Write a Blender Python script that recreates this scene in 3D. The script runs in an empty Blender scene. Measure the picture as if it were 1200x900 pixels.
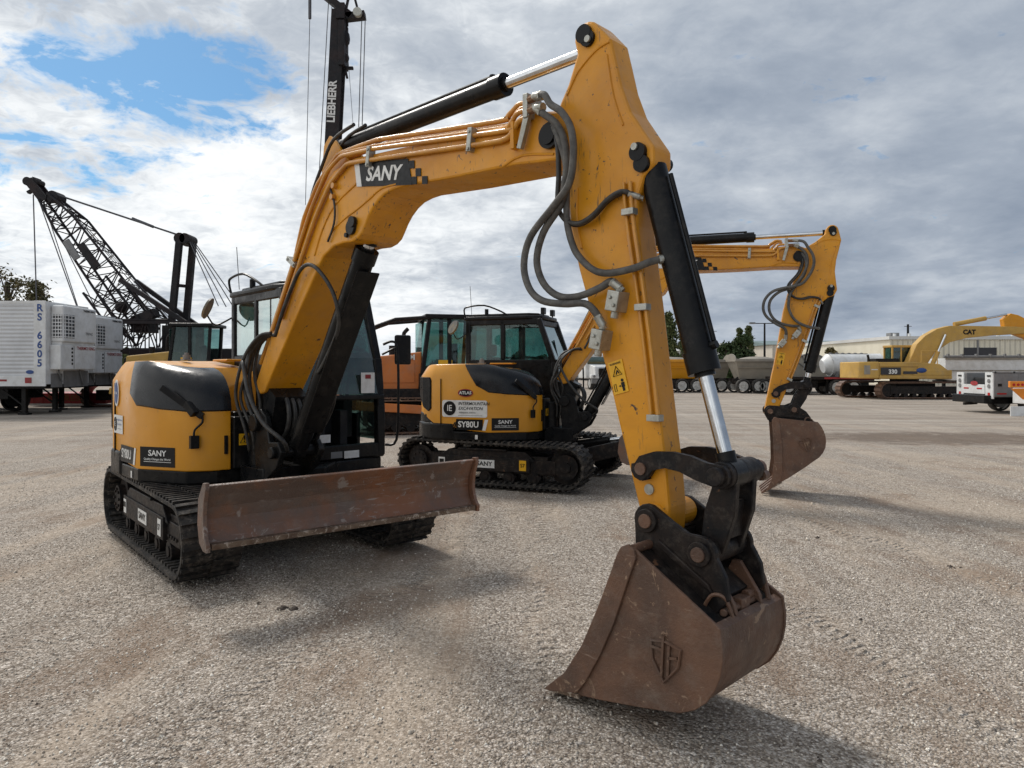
import bpy, math, random
import numpy as np
from mathutils import Matrix, Vector
R = math.radians
random.seed(7)
sc = bpy.context.scene
col = sc.collection

# ------------------------------------------------------------------ camera
cam_d = bpy.data.cameras.new('camera'); cam = bpy.data.objects.new('camera', cam_d); col.objects.link(cam)
cam.location = (0, 0, 1.65); cam.rotation_euler = (R(90), 0, 0)
cam_d.sensor_width = 36; cam_d.lens = 850 / 1200 * 36
cam_d.shift_y = -(450 - 433) / 1200
cam_d.clip_start = .05; cam_d.clip_end = 6000
sc.camera = cam

# ------------------------------------------------------------------ sky, sun, exposure
SUN_EL, SUN_AZ = R(48), R(-38)          # azimuth from +Y towards +X (negative = to the left of the view)
sdir = Vector((math.cos(SUN_EL) * math.sin(SUN_AZ), math.cos(SUN_EL) * math.cos(SUN_AZ), math.sin(SUN_EL)))
world = bpy.data.worlds.new('World'); sc.world = world; world.use_nodes = True
nt = world.node_tree; nt.nodes.clear()
def N(t, **k):
    n = nt.nodes.new(t)
    for a, b in k.items():
        if a.startswith('i_'):
            n.inputs[a[2:].replace('_', ' ')].default_value = b
        else:
            setattr(n, a, b)
    return n
def LK(a, b): nt.links.new(a, b)
def math_node(op, a, b=None, clamp=False):
    n = nt.nodes.new('ShaderNodeMath'); n.operation = op; n.use_clamp = clamp
    for i, v in enumerate((a, b)):
        if v is None: continue
        if isinstance(v, (int, float)): n.inputs[i].default_value = v
        else: LK(v, n.inputs[i])
    return n.outputs[0]
def ramp(src, stops, interp='LINEAR'):
    n = nt.nodes.new('ShaderNodeValToRGB'); n.color_ramp.interpolation = interp
    e = n.color_ramp.elements
    while len(e) < len(stops): e.new(.5)
    for i, (p, c) in enumerate(stops):
        e[i].position = p; e[i].color = (*c, 1) if len(c) == 3 else c
    LK(src, n.inputs[0]); return n.outputs[0]
def mixc(f, a, b, mode='MIX'):
    n = nt.nodes.new('ShaderNodeMix'); n.data_type = 'RGBA'; n.blend_type = mode
    for i, v in ((0, f), (6, a), (7, b)):
        if isinstance(v, (int, float)): n.inputs[i].default_value = v
        elif isinstance(v, tuple): n.inputs[i].default_value = (*v, 1)
        else: LK(v, n.inputs[i])
    return n.outputs[2]
sky = N('ShaderNodeTexSky', sky_type='NISHITA', sun_disc=False)
sky.sun_elevation = SUN_EL; sky.sun_rotation = SUN_AZ; sky.air_density = 1; sky.dust_density = .6; sky.ozone_density = 2
tc = N('ShaderNodeTexCoord'); sep = N('ShaderNodeSeparateXYZ'); LK(tc.outputs['Generated'], sep.inputs[0])
zc = math_node('MAXIMUM', sep.outputs[2], 0.0)
den = math_node('ADD', zc, .20)
cmb = N('ShaderNodeCombineXYZ')
LK(math_node('DIVIDE', sep.outputs[0], den), cmb.inputs[0]); LK(math_node('DIVIDE', sep.outputs[1], den), cmb.inputs[1])
def noise(scale, detail, rough, off, vec=None, dist=0.):
    mp = N('ShaderNodeMapping'); mp.inputs['Location'].default_value = off; LK(vec or cmb.outputs[0], mp.inputs[0])
    n = N('ShaderNodeTexNoise'); n.inputs['Scale'].default_value = scale; n.inputs['Detail'].default_value = detail
    n.inputs['Roughness'].default_value = rough; n.inputs['Distortion'].default_value = dist
    LK(mp.outputs[0], n.inputs['Vector']); return n.outputs['Fac']
big = noise(.55, 5, .5, (3.1, 1.7, 0), dist=.4)
mid = noise(1.5, 8, .58, (7.7, 2.2, 0), dist=.2)
fine = noise(5.5, 6, .62, (1.2, 9.1, 0), dist=.5)
az = math_node('MULTIPLY', sep.outputs[0], 1.0)                       # -0.6 left edge .. +0.6 right edge
# cloud tone: brighter to the left, where the sun stands behind the deck
tone = math_node('ADD', math_node('MULTIPLY', big, .95), math_node('MULTIPLY', mid, .95))
tone = math_node('ADD', tone, math_node('MULTIPLY', fine, .26))
vf = noise(15, 4, .6, (4.2, 6.6, 0), dist=.8)
tone = math_node('ADD', tone, math_node('MULTIPLY', math_node('SUBTRACT', vf, .5), math_node('SUBTRACT', .22, math_node('MULTIPLY', az, .35))))
tone = math_node('ADD', tone, math_node('MULTIPLY', az, -.40))
tone = math_node('SUBTRACT', tone, .53)
clouds = ramp(tone, [(.14, (1.75, 2.15, 2.8)), (.38, (2.8, 3.2, 3.8)), (.56, (4.2, 4.55, 5.0)), (.72, (6.6, 6.85, 7.05)), (.92, (8.6, 8.65, 8.6))])
# openings showing blue: one large high on the left, thin streaks below it
def blob(px, py, rx, rz):
    v = Vector(((px - 600) / 850, 1, (433 - py) / 850)).normalized()
    dx = math_node('DIVIDE', math_node('SUBTRACT', sep.outputs[0], v.x), rx)
    dz = math_node('DIVIDE', math_node('SUBTRACT', sep.outputs[2], v.z), rz)
    d = math_node('ADD', math_node('MULTIPLY', dx, dx), math_node('MULTIPLY', dz, dz))
    return math_node('SUBTRACT', 1.0, d, clamp=True)
front = math_node('GREATER_THAN', sep.outputs[1], 0.0)
hole = math_node('ADD', math_node('MULTIPLY', blob(225, 105, .15, .075), .40), math_node('MULTIPLY', blob(90, 60, .24, .12), .34))
hole = math_node('ADD', hole, math_node('MULTIPLY', blob(60, 190, .22, .05), .30))
hole = math_node('MULTIPLY', hole, front)
brk = math_node('ADD', math_node('ADD', hole, math_node('MULTIPLY', fine, 1.5)), math_node('ADD', math_node('MULTIPLY', vf, .6), math_node('MULTIPLY', mid, -.6)))
openf = ramp(math_node('SUBTRACT', brk, .31), [(.70, (0, 0, 0)), (.98, (1, 1, 1))])
lum = N('ShaderNodeRGBToBW'); LK(openf, lum.inputs[0])
skyblue = mixc(1.0, sky.outputs[0], (.42, .64, .74), 'MULTIPLY')
skymix = mixc(lum.outputs[0], clouds, skyblue)
hz = ramp(sep.outputs[2], [(.0, (.62, .62, .62)), (.012, (.62, .62, .62)), (.05, (0, 0, 0))])
hzl = N('ShaderNodeRGBToBW'); LK(hz, hzl.inputs[0])
skymix = mixc(hzl.outputs[0], skymix, (5.6, 6.1, 6.6))
bg = N('ShaderNodeBackground'); bg.inputs['Strength'].default_value = .1; LK(skymix, bg.inputs[0])
wo = N('ShaderNodeOutputWorld'); LK(bg.outputs[0], wo.inputs[0])

sl = bpy.data.lights.new('sun', 'SUN'); so = bpy.data.objects.new('sun', sl); col.objects.link(so)
sl.energy = 1.9; sl.angle = R(13); sl.color = (1, .95, .88)
so.rotation_euler = (-sdir).to_track_quat('-Z', 'Y').to_euler(); so.location = (0, 0, 30)
sc.view_settings.view_transform = 'Standard'; sc.view_settings.look = 'None'
sc.view_settings.exposure = 0.43; sc.view_settings.gamma = 1
sc.render.engine = 'CYCLES'
sc.cycles.max_bounces = 6; sc.cycles.transparent_max_bounces = 12

# ------------------------------------------------------------------ materials
def new_mat(name):
    global nt
    m = bpy.data.materials.new(name); m.use_nodes = True; nt = m.node_tree; nt.nodes.clear()
    p = N('ShaderNodeBsdfPrincipled'); o = N('ShaderNodeOutputMaterial'); LK(p.outputs[0], o.inputs[0])
    return m, p
def objvec(scale=(1, 1, 1)):
    t = N('ShaderNodeTexCoord'); mp = N('ShaderNodeMapping'); mp.inputs['Scale'].default_value = scale
    LK(t.outputs['Object'], mp.inputs[0]); return mp.outputs[0]
def tn(vec, s, d=5, r=.6, dist=0.):
    n = N('ShaderNodeTexNoise'); n.inputs['Scale'].default_value = s; n.inputs['Detail'].default_value = d
    n.inputs['Roughness'].default_value = r; n.inputs['Distortion'].default_value = dist; LK(vec, n.inputs['Vector']); return n.outputs['Fac']
def bump(h, strength, dist, p):
    b = N('ShaderNodeBump'); b.inputs['Strength'].default_value = strength; b.inputs['Distance'].default_value = dist
    LK(h, b.inputs['Height']); LK(b.outputs[0], p.inputs['Normal'])
def surf(name, c, c2=None, s=3., rough=.5, metal=0., lo=.4, hi=.65, chips=None, chip_s=26., chip_t=.68, bmp=0., bscale=40., coat=0., dust=0., spec=.5, scr=None):
    """paint / metal / rubber with worn patches, chips and dust"""
    m, p = new_mat(name); v = objvec()
    c2 = c2 or tuple(x * .82 for x in c)
    f = ramp(tn(v, s, 6, .65, .3), [(lo, (0, 0, 0)), (hi, (1, 1, 1))]); base = mixc(f, c, c2)
    if dust:
        d = ramp(tn(v, s * 2.7, 8, .75), [(.5, (0, 0, 0)), (.75, (dust, dust, dust))]); base = mixc(d, base, (.26, .22, .18))
    if chips:
        d = ramp(tn(v, chip_s, 5, .7, .8), [(chip_t, (0, 0, 0)), (chip_t + .03, (1, 1, 1))]); base = mixc(d, base, chips)
    if scr:
        sc_col, sc_vec, sc_t = scr
        d = ramp(tn(objvec(sc_vec), 1.0, 4, .65, .3), [(sc_t, (0, 0, 0)), (sc_t + .05, (.8, .8, .8))]); msk = ramp(tn(v, 2.2, 4, .6), [(.44, (0, 0, 0)), (.6, (1, 1, 1))]); base = mixc(mixc(1.0, d, msk, 'MULTIPLY'), base, sc_col)
    LK(base, p.inputs['Base Color'])
    r = ramp(tn(v, s * 4, 4, .6), [(.3, (max(0, rough - .1),) * 3), (.7, (min(1, rough + .15),) * 3)]); LK(r, p.inputs['Roughness'])
    p.inputs['Metallic'].default_value = metal; p.inputs['Coat Weight'].default_value = coat; p.inputs['Specular IOR Level'].default_value = spec
    if bmp: bump(tn(v, bscale, 6, .7), bmp, .01, p)
    return m
def glass_mat(name, tint, gl=.09, rough=.02):
    m = bpy.data.materials.new(name); m.use_nodes = True
    global nt
    nt = m.node_tree; nt.nodes.clear()
    tr = N('ShaderNodeBsdfTransparent'); tr.inputs[0].default_value = (*tint, 1)
    g = N('ShaderNodeBsdfGlossy'); g.inputs['Roughness'].default_value = rough; g.inputs[0].default_value = (.9, 1, .98, 1)
    fr = N('ShaderNodeFresnel'); fr.inputs[0].default_value = 1.5
    v = objvec(); d = N('ShaderNodeBsdfDiffuse'); d.inputs[0].default_value = (.35, .36, .34, 1)
    f = math_node('ADD', math_node('MULTIPLY', fr.outputs[0], .5), gl)
    ms = N('ShaderNodeMixShader'); LK(f, ms.inputs[0]); LK(tr.outputs[0], ms.inputs[1]); LK(g.outputs[0], ms.inputs[2])
    dirt = ramp(tn(v, 5, 8, .7), [(.45, (.01,) * 3), (.8, (.13,) * 3)])
    ms2 = N('ShaderNodeMixShader'); LK(dirt, ms2.inputs[0]); LK(ms.outputs[0], ms2.inputs[1]); LK(d.outputs[0], ms2.inputs[2])
    o = N('ShaderNodeOutputMaterial'); LK(ms2.outputs[0], o.inputs[0]); return m
M = {}
M['yellow'] = surf('yellow_paint', (.68, .295, .010), (.58, .245, .010), s=1.3, rough=.36, coat=.06, chips=(.07, .045, .03), chip_t=.70, chip_s=24, dust=.14, lo=.35, hi=.7, spec=.4, scr=((.20, .11, .04), (16, 16, 3), .66))
M['yellow_arm'] = surf('scuffed_yellow_paint', (.70, .300, .009), (.55, .225, .010), s=1.8, rough=.38, chips=(.06, .04, .03), chip_t=.635, chip_s=17, dust=.16, coat=.05, spec=.4, scr=((.14, .08, .035), (34, 34, 5), .60))
M['yellow_pipe'] = surf('yellow_pipe_paint', (.60, .27, .025), (.46, .19, .025), s=6, rough=.32, coat=.3)
M['black'] = surf('black_paint', (.0065, .007, .008), (.011, .0105, .010), s=3, rough=.30, chips=(.10, .06, .04), chip_t=.73, chip_s=20, dust=.10, spec=.18)
M['black_gloss'] = surf('glossy_black_plastic', (.006, .007, .009), (.009, .009, .011), s=2, rough=.22, dust=.05, spec=.32)
M['black_worn'] = surf('worn_black_steel', (.009, .009, .010), (.024, .017, .014), s=7, rough=.45, chips=(.14, .07, .04), chip_t=.66, chip_s=15, dust=.2, bmp=.25, spec=.18)
M['rubber'] = surf('rubber', (.014, .0135, .013), (.045, .038, .032), s=6, rough=.75, dust=.6, bmp=.4, spec=.35)
M['hose'] = surf('hose_rubber', (.014, .014, .014), (.05, .047, .042), s=14, rough=.5, dust=.15)
M['hose_sleeve'] = surf('hose_sleeve', (.11, .105, .095), (.05, .048, .045), s=12, rough=.6, dust=.3, bmp=.3, bscale=200)
M['chrome'] = surf('chrome', (.66, .68, .70), (.55, .56, .57), s=8, rough=.12, metal=1)
M['zinc'] = surf('zinc_fitting', (.42, .42, .38), (.30, .29, .25), s=20, rough=.35, metal=.6)
M['mirror_back'] = surf('mirror_housing', (.14, .11, .06), (.05, .05, .05), s=9, rough=.5)
M['worn_lip'] = surf('worn_steel_edge', (.20, .15, .11), (.10, .06, .04), s=9, rough=.4, metal=.5, chips=(.42, .36, .30), chip_t=.55, chip_s=22)
M['rust'] = surf('rusty_steel', (.088, .048, .031), (.155, .078, .045), s=3.2, rough=.5, chips=(.26, .17, .11), chip_t=.61, chip_s=8, dust=.35, bmp=.6, bscale=70, lo=.38, hi=.62, scr=((.26, .18, .13), (5, 30, 42), .64))
M['rust_blade'] = surf('rusty_blade_steel', (.115, .076, .058), (.22, .085, .035), s=1.7, rough=.42, chips=(.26, .21, .18), chip_t=.60, chip_s=7, dust=.4, scr=((.30, .25, .22), (30, 5, 40), .60), bmp=.5, bscale=60, lo=.45, hi=.66, spec=.6)
M['rust_orange'] = surf('orange_rust', (.22, .11, .04), (.12, .06, .035), s=18, rough=.8, bmp=.4)
M['white'] = surf('white_paint', (.72, .73, .73), (.58, .58, .56), s=1.5, rough=.4, dust=.25)
M['white_label'] = surf('white_vinyl', (.74, .74, .72), (.62, .61, .58), s=14, rough=.45)
M['yellow_label'] = surf('yellow_vinyl', (.78, .42, .01), (.70, .37, .01), s=10, rough=.4)
M['black_label'] = surf('black_vinyl', (.007, .007, .008), s=10, rough=.4, spec=.25)
M['red'] = surf('red_paint', (.36, .025, .03), (.22, .02, .02), s=3, rough=.55, dust=.3)
M['red_lamp'] = surf('red_lens', (.5, .01, .01), s=3, rough=.15)
M['amber'] = surf('amber_lens', (.7, .22, .01), s=3, rough=.2)
M['blue'] = surf('blue_vinyl', (.02, .07, .25), s=3, rough=.4)
M['orange'] = surf('orange_paint', (.56, .17, .035), (.44, .13, .03), s=1.4, rough=.5, dust=.4, chips=(.1, .05, .03), chip_t=.7)
M['orange_safety'] = surf('safety_orange_paint', (.85, .27, .02), s=3, rough=.4)
M['old_yellow'] = surf('faded_yellow_paint', (.54, .33, .075), (.42, .25, .06), s=1.0, rough=.6, dust=.45, chips=(.15, .09, .05), chip_t=.7, chip_s=8)
M['grey'] = surf('grey_steel', (.20, .20, .20), (.14, .14, .14), s=2, rough=.5, dust=.4)
M['tan_grey'] = surf('dusty_grey_paint', (.30, .27, .22), (.22, .20, .17), s=1.2, rough=.65, dust=.5)
M['crane'] = surf('black_crane_steel', (.014, .014, .016), (.03, .02, .02), s=1.5, rough=.6, spec=.25)
M['tyre'] = surf('tyre_rubber', (.02, .02, .02), (.05, .045, .04), s=4, rough=.85, dust=.4)
M['rim'] = surf('rim_steel', (.50, .50, .48), (.30, .28, .26), s=5, rough=.5)
M['glass'] = glass_mat('cab_glass', (.42, .58, .56), .03)
M['glass_dark'] = glass_mat('dark_cab_glass', (.22, .34, .33), .06)
M['interior'] = surf('cab_interior', (.028, .028, .030), (.045, .045, .045), s=5, rough=.8, spec=.18)
M['seat'] = surf('seat_fabric', (.03, .03, .035), s=30, rough=.95)
M['cable'] = surf('steel_cable', (.10, .10, .11), s=5, rough=.5, spec=.3)
M['bark'] = surf('bark', (.10, .075, .055), (.05, .04, .03), s=12, rough=.95, bmp=.5)
M['teal_roof'] = surf('grey_green_roof', (.16, .22, .22), (.13, .18, .18), s=.3, rough=.55)
M['white_wall'] = surf('white_painted_wall', (.62, .62, .60), (.52, .52, .50), s=.3, rough=.7)
M['dark_opening'] = surf('dark_opening', (.03, .03, .035), s=1, rough=.4)
def striped(name, c, c2, period, axis='X', rough=.5, metal=0., strength=.5):
    m, p = new_mat(name); t = N('ShaderNodeTexCoord'); s = N('ShaderNodeSeparateXYZ'); LK(t.outputs['Object'], s.inputs[0])
    w = math_node('SINE', math_node('MULTIPLY', s.outputs[axis], 2 * math.pi / period))
    f = tn(objvec(), .8, 6, .7)
    base = mixc(ramp(f, [(.4, (0, 0, 0)), (.7, (1, 1, 1))]), c, c2)
    LK(base, p.inputs['Base Color']); p.inputs['Roughness'].default_value = rough; p.inputs['Metallic'].default_value = metal
    bump(w, strength, period * .12, p); return m
M['box_side'] = striped('ribbed_aluminium_siding', (.60, .61, .62), (.47, .48, .49), .14, 'Z', .4, .1, .35)
M['cream_siding'] = striped('cream_corrugated_siding', (.70, .66, .54), (.62, .58, .46), .55, 'X', .6, 0, .9)
M['beige_siding'] = striped('beige_siding', (.55, .50, .42), (.48, .44, .37), .6, 'X', .6, 0, .7)
def leaf_mat(name, c1, c2, c3):
    m, p = new_mat(name); v = objvec()
    f = tn(v, 1.3, 3, .5); f2 = tn(v, 9, 2, .5)
    base = mixc(ramp(f, [(.38, (0, 0, 0)), (.62, (1, 1, 1))]), c1, c2); base = mixc(ramp(f2, [(.5, (0, 0, 0)), (.72, (1, 1, 1))]), base, c3)
    LK(base, p.inputs['Base Color']); p.inputs['Roughness'].default_value = .65; p.inputs['Specular IOR Level'].default_value = .25
    p.inputs['Subsurface Weight'].default_value = 0
    return m
M['leaf_dark'] = leaf_mat('dark_green_leaves', (.025, .045, .018), (.045, .075, .025), (.09, .11, .04))
M['leaf_mid'] = leaf_mat('green_leaves', (.06, .085, .028), (.10, .12, .045), (.16, .15, .06))
M['leaf_autumn'] = leaf_mat('autumn_leaves', (.09, .085, .04), (.16, .12, .05), (.06, .08, .03))

# ------------------------------------------------------------------ mesh helpers
I4 = Matrix.Identity(4)
class MB:
    def __init__(s, M4=None): s.v = []; s.f = []; s.M = M4 or I4
    def add(s, vs, fs, m=None):
        o = len(s.v); T = s.M @ (m or I4)
        s.v += [tuple(T @ Vector(p)) for p in vs]; s.f += [tuple(i + o for i in f) for f in fs]; return s
    def box(s, lo, hi, m=None):
        (a, b, c), (d, e, g) = lo, hi
        return s.add([(a, b, c), (d, b, c), (d, e, c), (a, e, c), (a, b, g), (d, b, g), (d, e, g), (a, e, g)],
                     [(0, 3, 2, 1), (4, 5, 6, 7), (0, 1, 5, 4), (1, 2, 6, 5), (2, 3, 7, 6), (3, 0, 4, 7)], m)
    def cbox(s, c, size, rot=None):
        h = [x / 2 for x in size]; m = Matrix.Translation(c) @ (rot.to_4x4() if rot is not None else I4)
        return s.box([-x for x in h], h, m)
    def prism(s, pts, y0, y1, m=None):
        """polygon in local x,z extruded along y"""
        n = len(pts); vs = [(x, y0, z) for x, z in pts] + [(x, y1, z) for x, z in pts]
        return s.add(vs, [tuple(range(n)), tuple(range(2 * n - 1, n - 1, -1))] + [(i, i + n, (i + 1) % n + n, (i + 1) % n) for i in range(n)], m)
    def plan(s, pts, z0, z1, m=None):
        n = len(pts); vs = [(x, y, z0) for x, y in pts] + [(x, y, z1) for x, y in pts]
        return s.add(vs, [tuple(range(n - 1, -1, -1)), tuple(range(n, 2 * n))] + [(i, (i + 1) % n, (i + 1) % n + n, i + n) for i in range(n)], m)
    def cyl(s, p0, p1, r0, r1=None, n=16, caps=True):
        r1 = r0 if r1 is None else r1
        p0, p1 = Vector(p0), Vector(p1); d = (p1 - p0).normalized()
        a = d.orthogonal().normalized(); b = d.cross(a)
        vs = []
        for p, r in ((p0, r0), (p1, r1)):
            for i in range(n):
                t = 2 * math.pi * i / n; vs.append(p + (a * math.cos(t) + b * math.sin(t)) * r)
        fs = [(i, (i + 1) % n, (i + 1) % n + n, i + n) for i in range(n)]
        if caps: fs += [tuple(range(n - 1, -1, -1)), tuple(range(n, 2 * n))]
        return s.add(vs, fs)
    def tube(s, pts, r, n=8, sub=4, closed=False):
        P = [Vector(p) for p in pts]
        if sub > 1:
            Q = []
            m = len(P); rng = range(m if closed else m - 1)
            for i in rng:
                p0 = P[(i - 1) % m] if closed else P[max(i - 1, 0)]; p1 = P[i]; p2 = P[(i + 1) % m]; p3 = P[(i + 2) % m] if closed else P[min(i + 2, m - 1)]
                for k in range(sub):
                    t = k / sub
                    Q.append(.5 * ((2 * p1) + (p2 - p0) * t + (2 * p0 - 5 * p1 + 4 * p2 - p3) * t * t + (3 * p1 - p0 - 3 * p2 + p3) * t ** 3))
            if not closed: Q.append(P[-1])
            P = Q
        vs = []; up = None; m = len(P)
        for i, p in enumerate(P):
            d = ((P[(i + 1) % m] - P[i - 1]) if closed else (P[min(i + 1, m - 1)] - P[max(i - 1, 0)])).normalized()
            if up is None: up = d.orthogonal().normalized()
            up = (up - d * up.dot(d)); up = up.normalized() if up.length > 1e-6 else d.orthogonal().normalized()
            b = d.cross(up)
            rr = r[i] if isinstance(r, list) else r
            for k in range(n):
                t = 2 * math.pi * k / n; vs.append(p + (up * math.cos(t) + b * math.sin(t)) * rr)
        fs = [(i * n + k, i * n + (k + 1) % n, ((i + 1) % m) * n + (k + 1) % n, ((i + 1) % m) * n + k) for i in range(m if closed else m - 1) for k in range(n)]
        if not closed: fs += [tuple(range(n - 1, -1, -1)), tuple(range((m - 1) * n, m * n))]
        return s.add(vs, fs)
    def bar(s, a, b, w, h=None):
        """square bar between two points"""
        h = h or w; a, b = Vector(a), Vector(b); d = (b - a).normalized()
        x = d.cross(Vector((0, 0, 1))); x = x.normalized() if x.length > 1e-4 else Vector((1, 0, 0)); y = x.cross(d)
        vs = [p + x * sx * w / 2 + y * sy * h / 2 for p in (a, b) for sx, sy in ((-1, -1), (1, -1), (1, 1), (-1, 1))]
        return s.add(vs, [(3, 2, 1, 0), (4, 5, 6, 7), (0, 1, 5, 4), (1, 2, 6, 5), (2, 3, 7, 6), (3, 0, 4, 7)])
    def ball(s, c, r, n=10, squash=(1, 1, 1)):
        vs = []; fs = []
        for j in range(n + 1):
            a = math.pi * j / n
            for i in range(n * 2):
                t = math.pi * i / n; vs.append((c[0] + r * squash[0] * math.sin(a) * math.cos(t), c[1] + r * squash[1] * math.sin(a) * math.sin(t), c[2] + r * squash[2] * math.cos(a)))
        for j in range(n):
            for i in range(n * 2):
                k = (i + 1) % (2 * n); fs.append((j * 2 * n + i, (j + 1) * 2 * n + i, (j + 1) * 2 * n + k, j * 2 * n + k))
        return s.add(vs, fs)
    def build(s, name, mat, parent=None, smooth=None, bevel=0., seg=2, weld=False):
        me = bpy.data.meshes.new(name); me.from_pydata(s.v, [], s.f); me.validate()
        me.materials.append(M[mat] if isinstance(mat, str) else mat)
        o = bpy.data.objects.new(name, me); col.objects.link(o)
        if parent is not None: o.parent = parent
        if bevel:
            b = o.modifiers.new('bevel', 'BEVEL'); b.width = bevel; b.segments = seg; b.limit_method = 'ANGLE'; b.angle_limit = R(32); b.harden_normals = False
        if smooth: me.shade_smooth(); 
        if smooth == 'auto' or (smooth and bevel):
            me.set_sharp_from_angle(angle=R(38))
        return o
def pieces(name, mat, parent, Mx, fns, **kw):
    out = []
    for fn in fns: b = MB(Mx); fn(b); out.append(b.build(name, mat, parent, **kw))
    return out
def tag(o, label=None, cat=None, group=None, kind=None):
    for k, v in (('label', label), ('category', cat), ('group', group), ('kind', kind)):
        if v: o[k] = v
    return o
def empty(name, loc, yaw=0., **k):
    o = bpy.data.objects.new(name, None); o.empty_display_size = .3; col.objects.link(o)
    o.location = loc; o.rotation_euler = (0, 0, yaw); return tag(o, **k)
def T(x, y, z): return Matrix.Translation((x, y, z))
def RZ(a): return Matrix.Rotation(a, 4, 'Z')
def frame(o, xdir, up, push=0.):
    """matrix whose local x,y lie on a surface, z is its outward normal"""
    x = Vector(xdir).normalized(); z = x.cross(Vector(up)).normalized(); y = z.cross(x)
    m = Matrix((x, y, z)).transposed().to_4x4(); m.translation = Vector(o) + z * push; return m
FONT_CACHE = {}
def text(s, size, mat, parent, Mx, name='lettering', bold=.0, sx=1., shear=0., align='CENTER', thick=.002):
    key = (s, bold, shear, align)
    if key not in FONT_CACHE:
        cu = bpy.data.curves.new('txt', 'FONT'); cu.body = s; cu.align_x = align; cu.align_y = 'CENTER'; cu.offset = bold; cu.shear = shear; cu.size = 1; cu.resolution_u = 3
        o = bpy.data.objects.new('txt', cu); col.objects.link(o)
        dg = bpy.context.evaluated_depsgraph_get(); dg.update()
        me = bpy.data.meshes.new_from_object(o.evaluated_get(dg))
        FONT_CACHE[key] = ([tuple(v.co) for v in me.vertices], [tuple(p.vertices) for p in me.polygons])
        bpy.data.objects.remove(o); bpy.data.curves.remove(cu); bpy.data.meshes.remove(me)
    vs, fs = FONT_CACHE[key]
    b = MB(Mx); b.add([(x * size * sx, y * size, thick) for x, y, z in vs], fs)
    return b.build(name, mat, parent)
def panel(w, h, mat, parent, Mx, name='decal', thick=.002, skew=0., rnd=0.):
    pts = [(-w / 2, -h / 2), (w / 2, -h / 2), (w / 2 + skew, h / 2), (-w / 2 + skew, h / 2)]
    if rnd:
        q = []
        for (cx, cy), a0 in (((w / 2 - rnd, -h / 2 + rnd), -90), ((w / 2 - rnd, h / 2 - rnd), 0), ((-w / 2 + rnd, h / 2 - rnd), 90), ((-w / 2 + rnd, -h / 2 + rnd), 180)):
            q += [(cx + rnd * math.cos(R(a0 + k * 22.5)), cy + rnd * math.sin(R(a0 + k * 22.5))) for k in range(5)]
        pts = q
    b = MB(Mx); b.plan(pts, -.001, thick); return b.build(name, mat, parent)
def disc(rx, ry, mat, parent, Mx, name='emblem', thick=.003, n=28):
    b = MB(Mx); b.plan([(rx * math.cos(2 * math.pi * i / n), ry * math.sin(2 * math.pi * i / n)) for i in range(n)], -.001, thick); return b.build(name, mat, parent)

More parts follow.
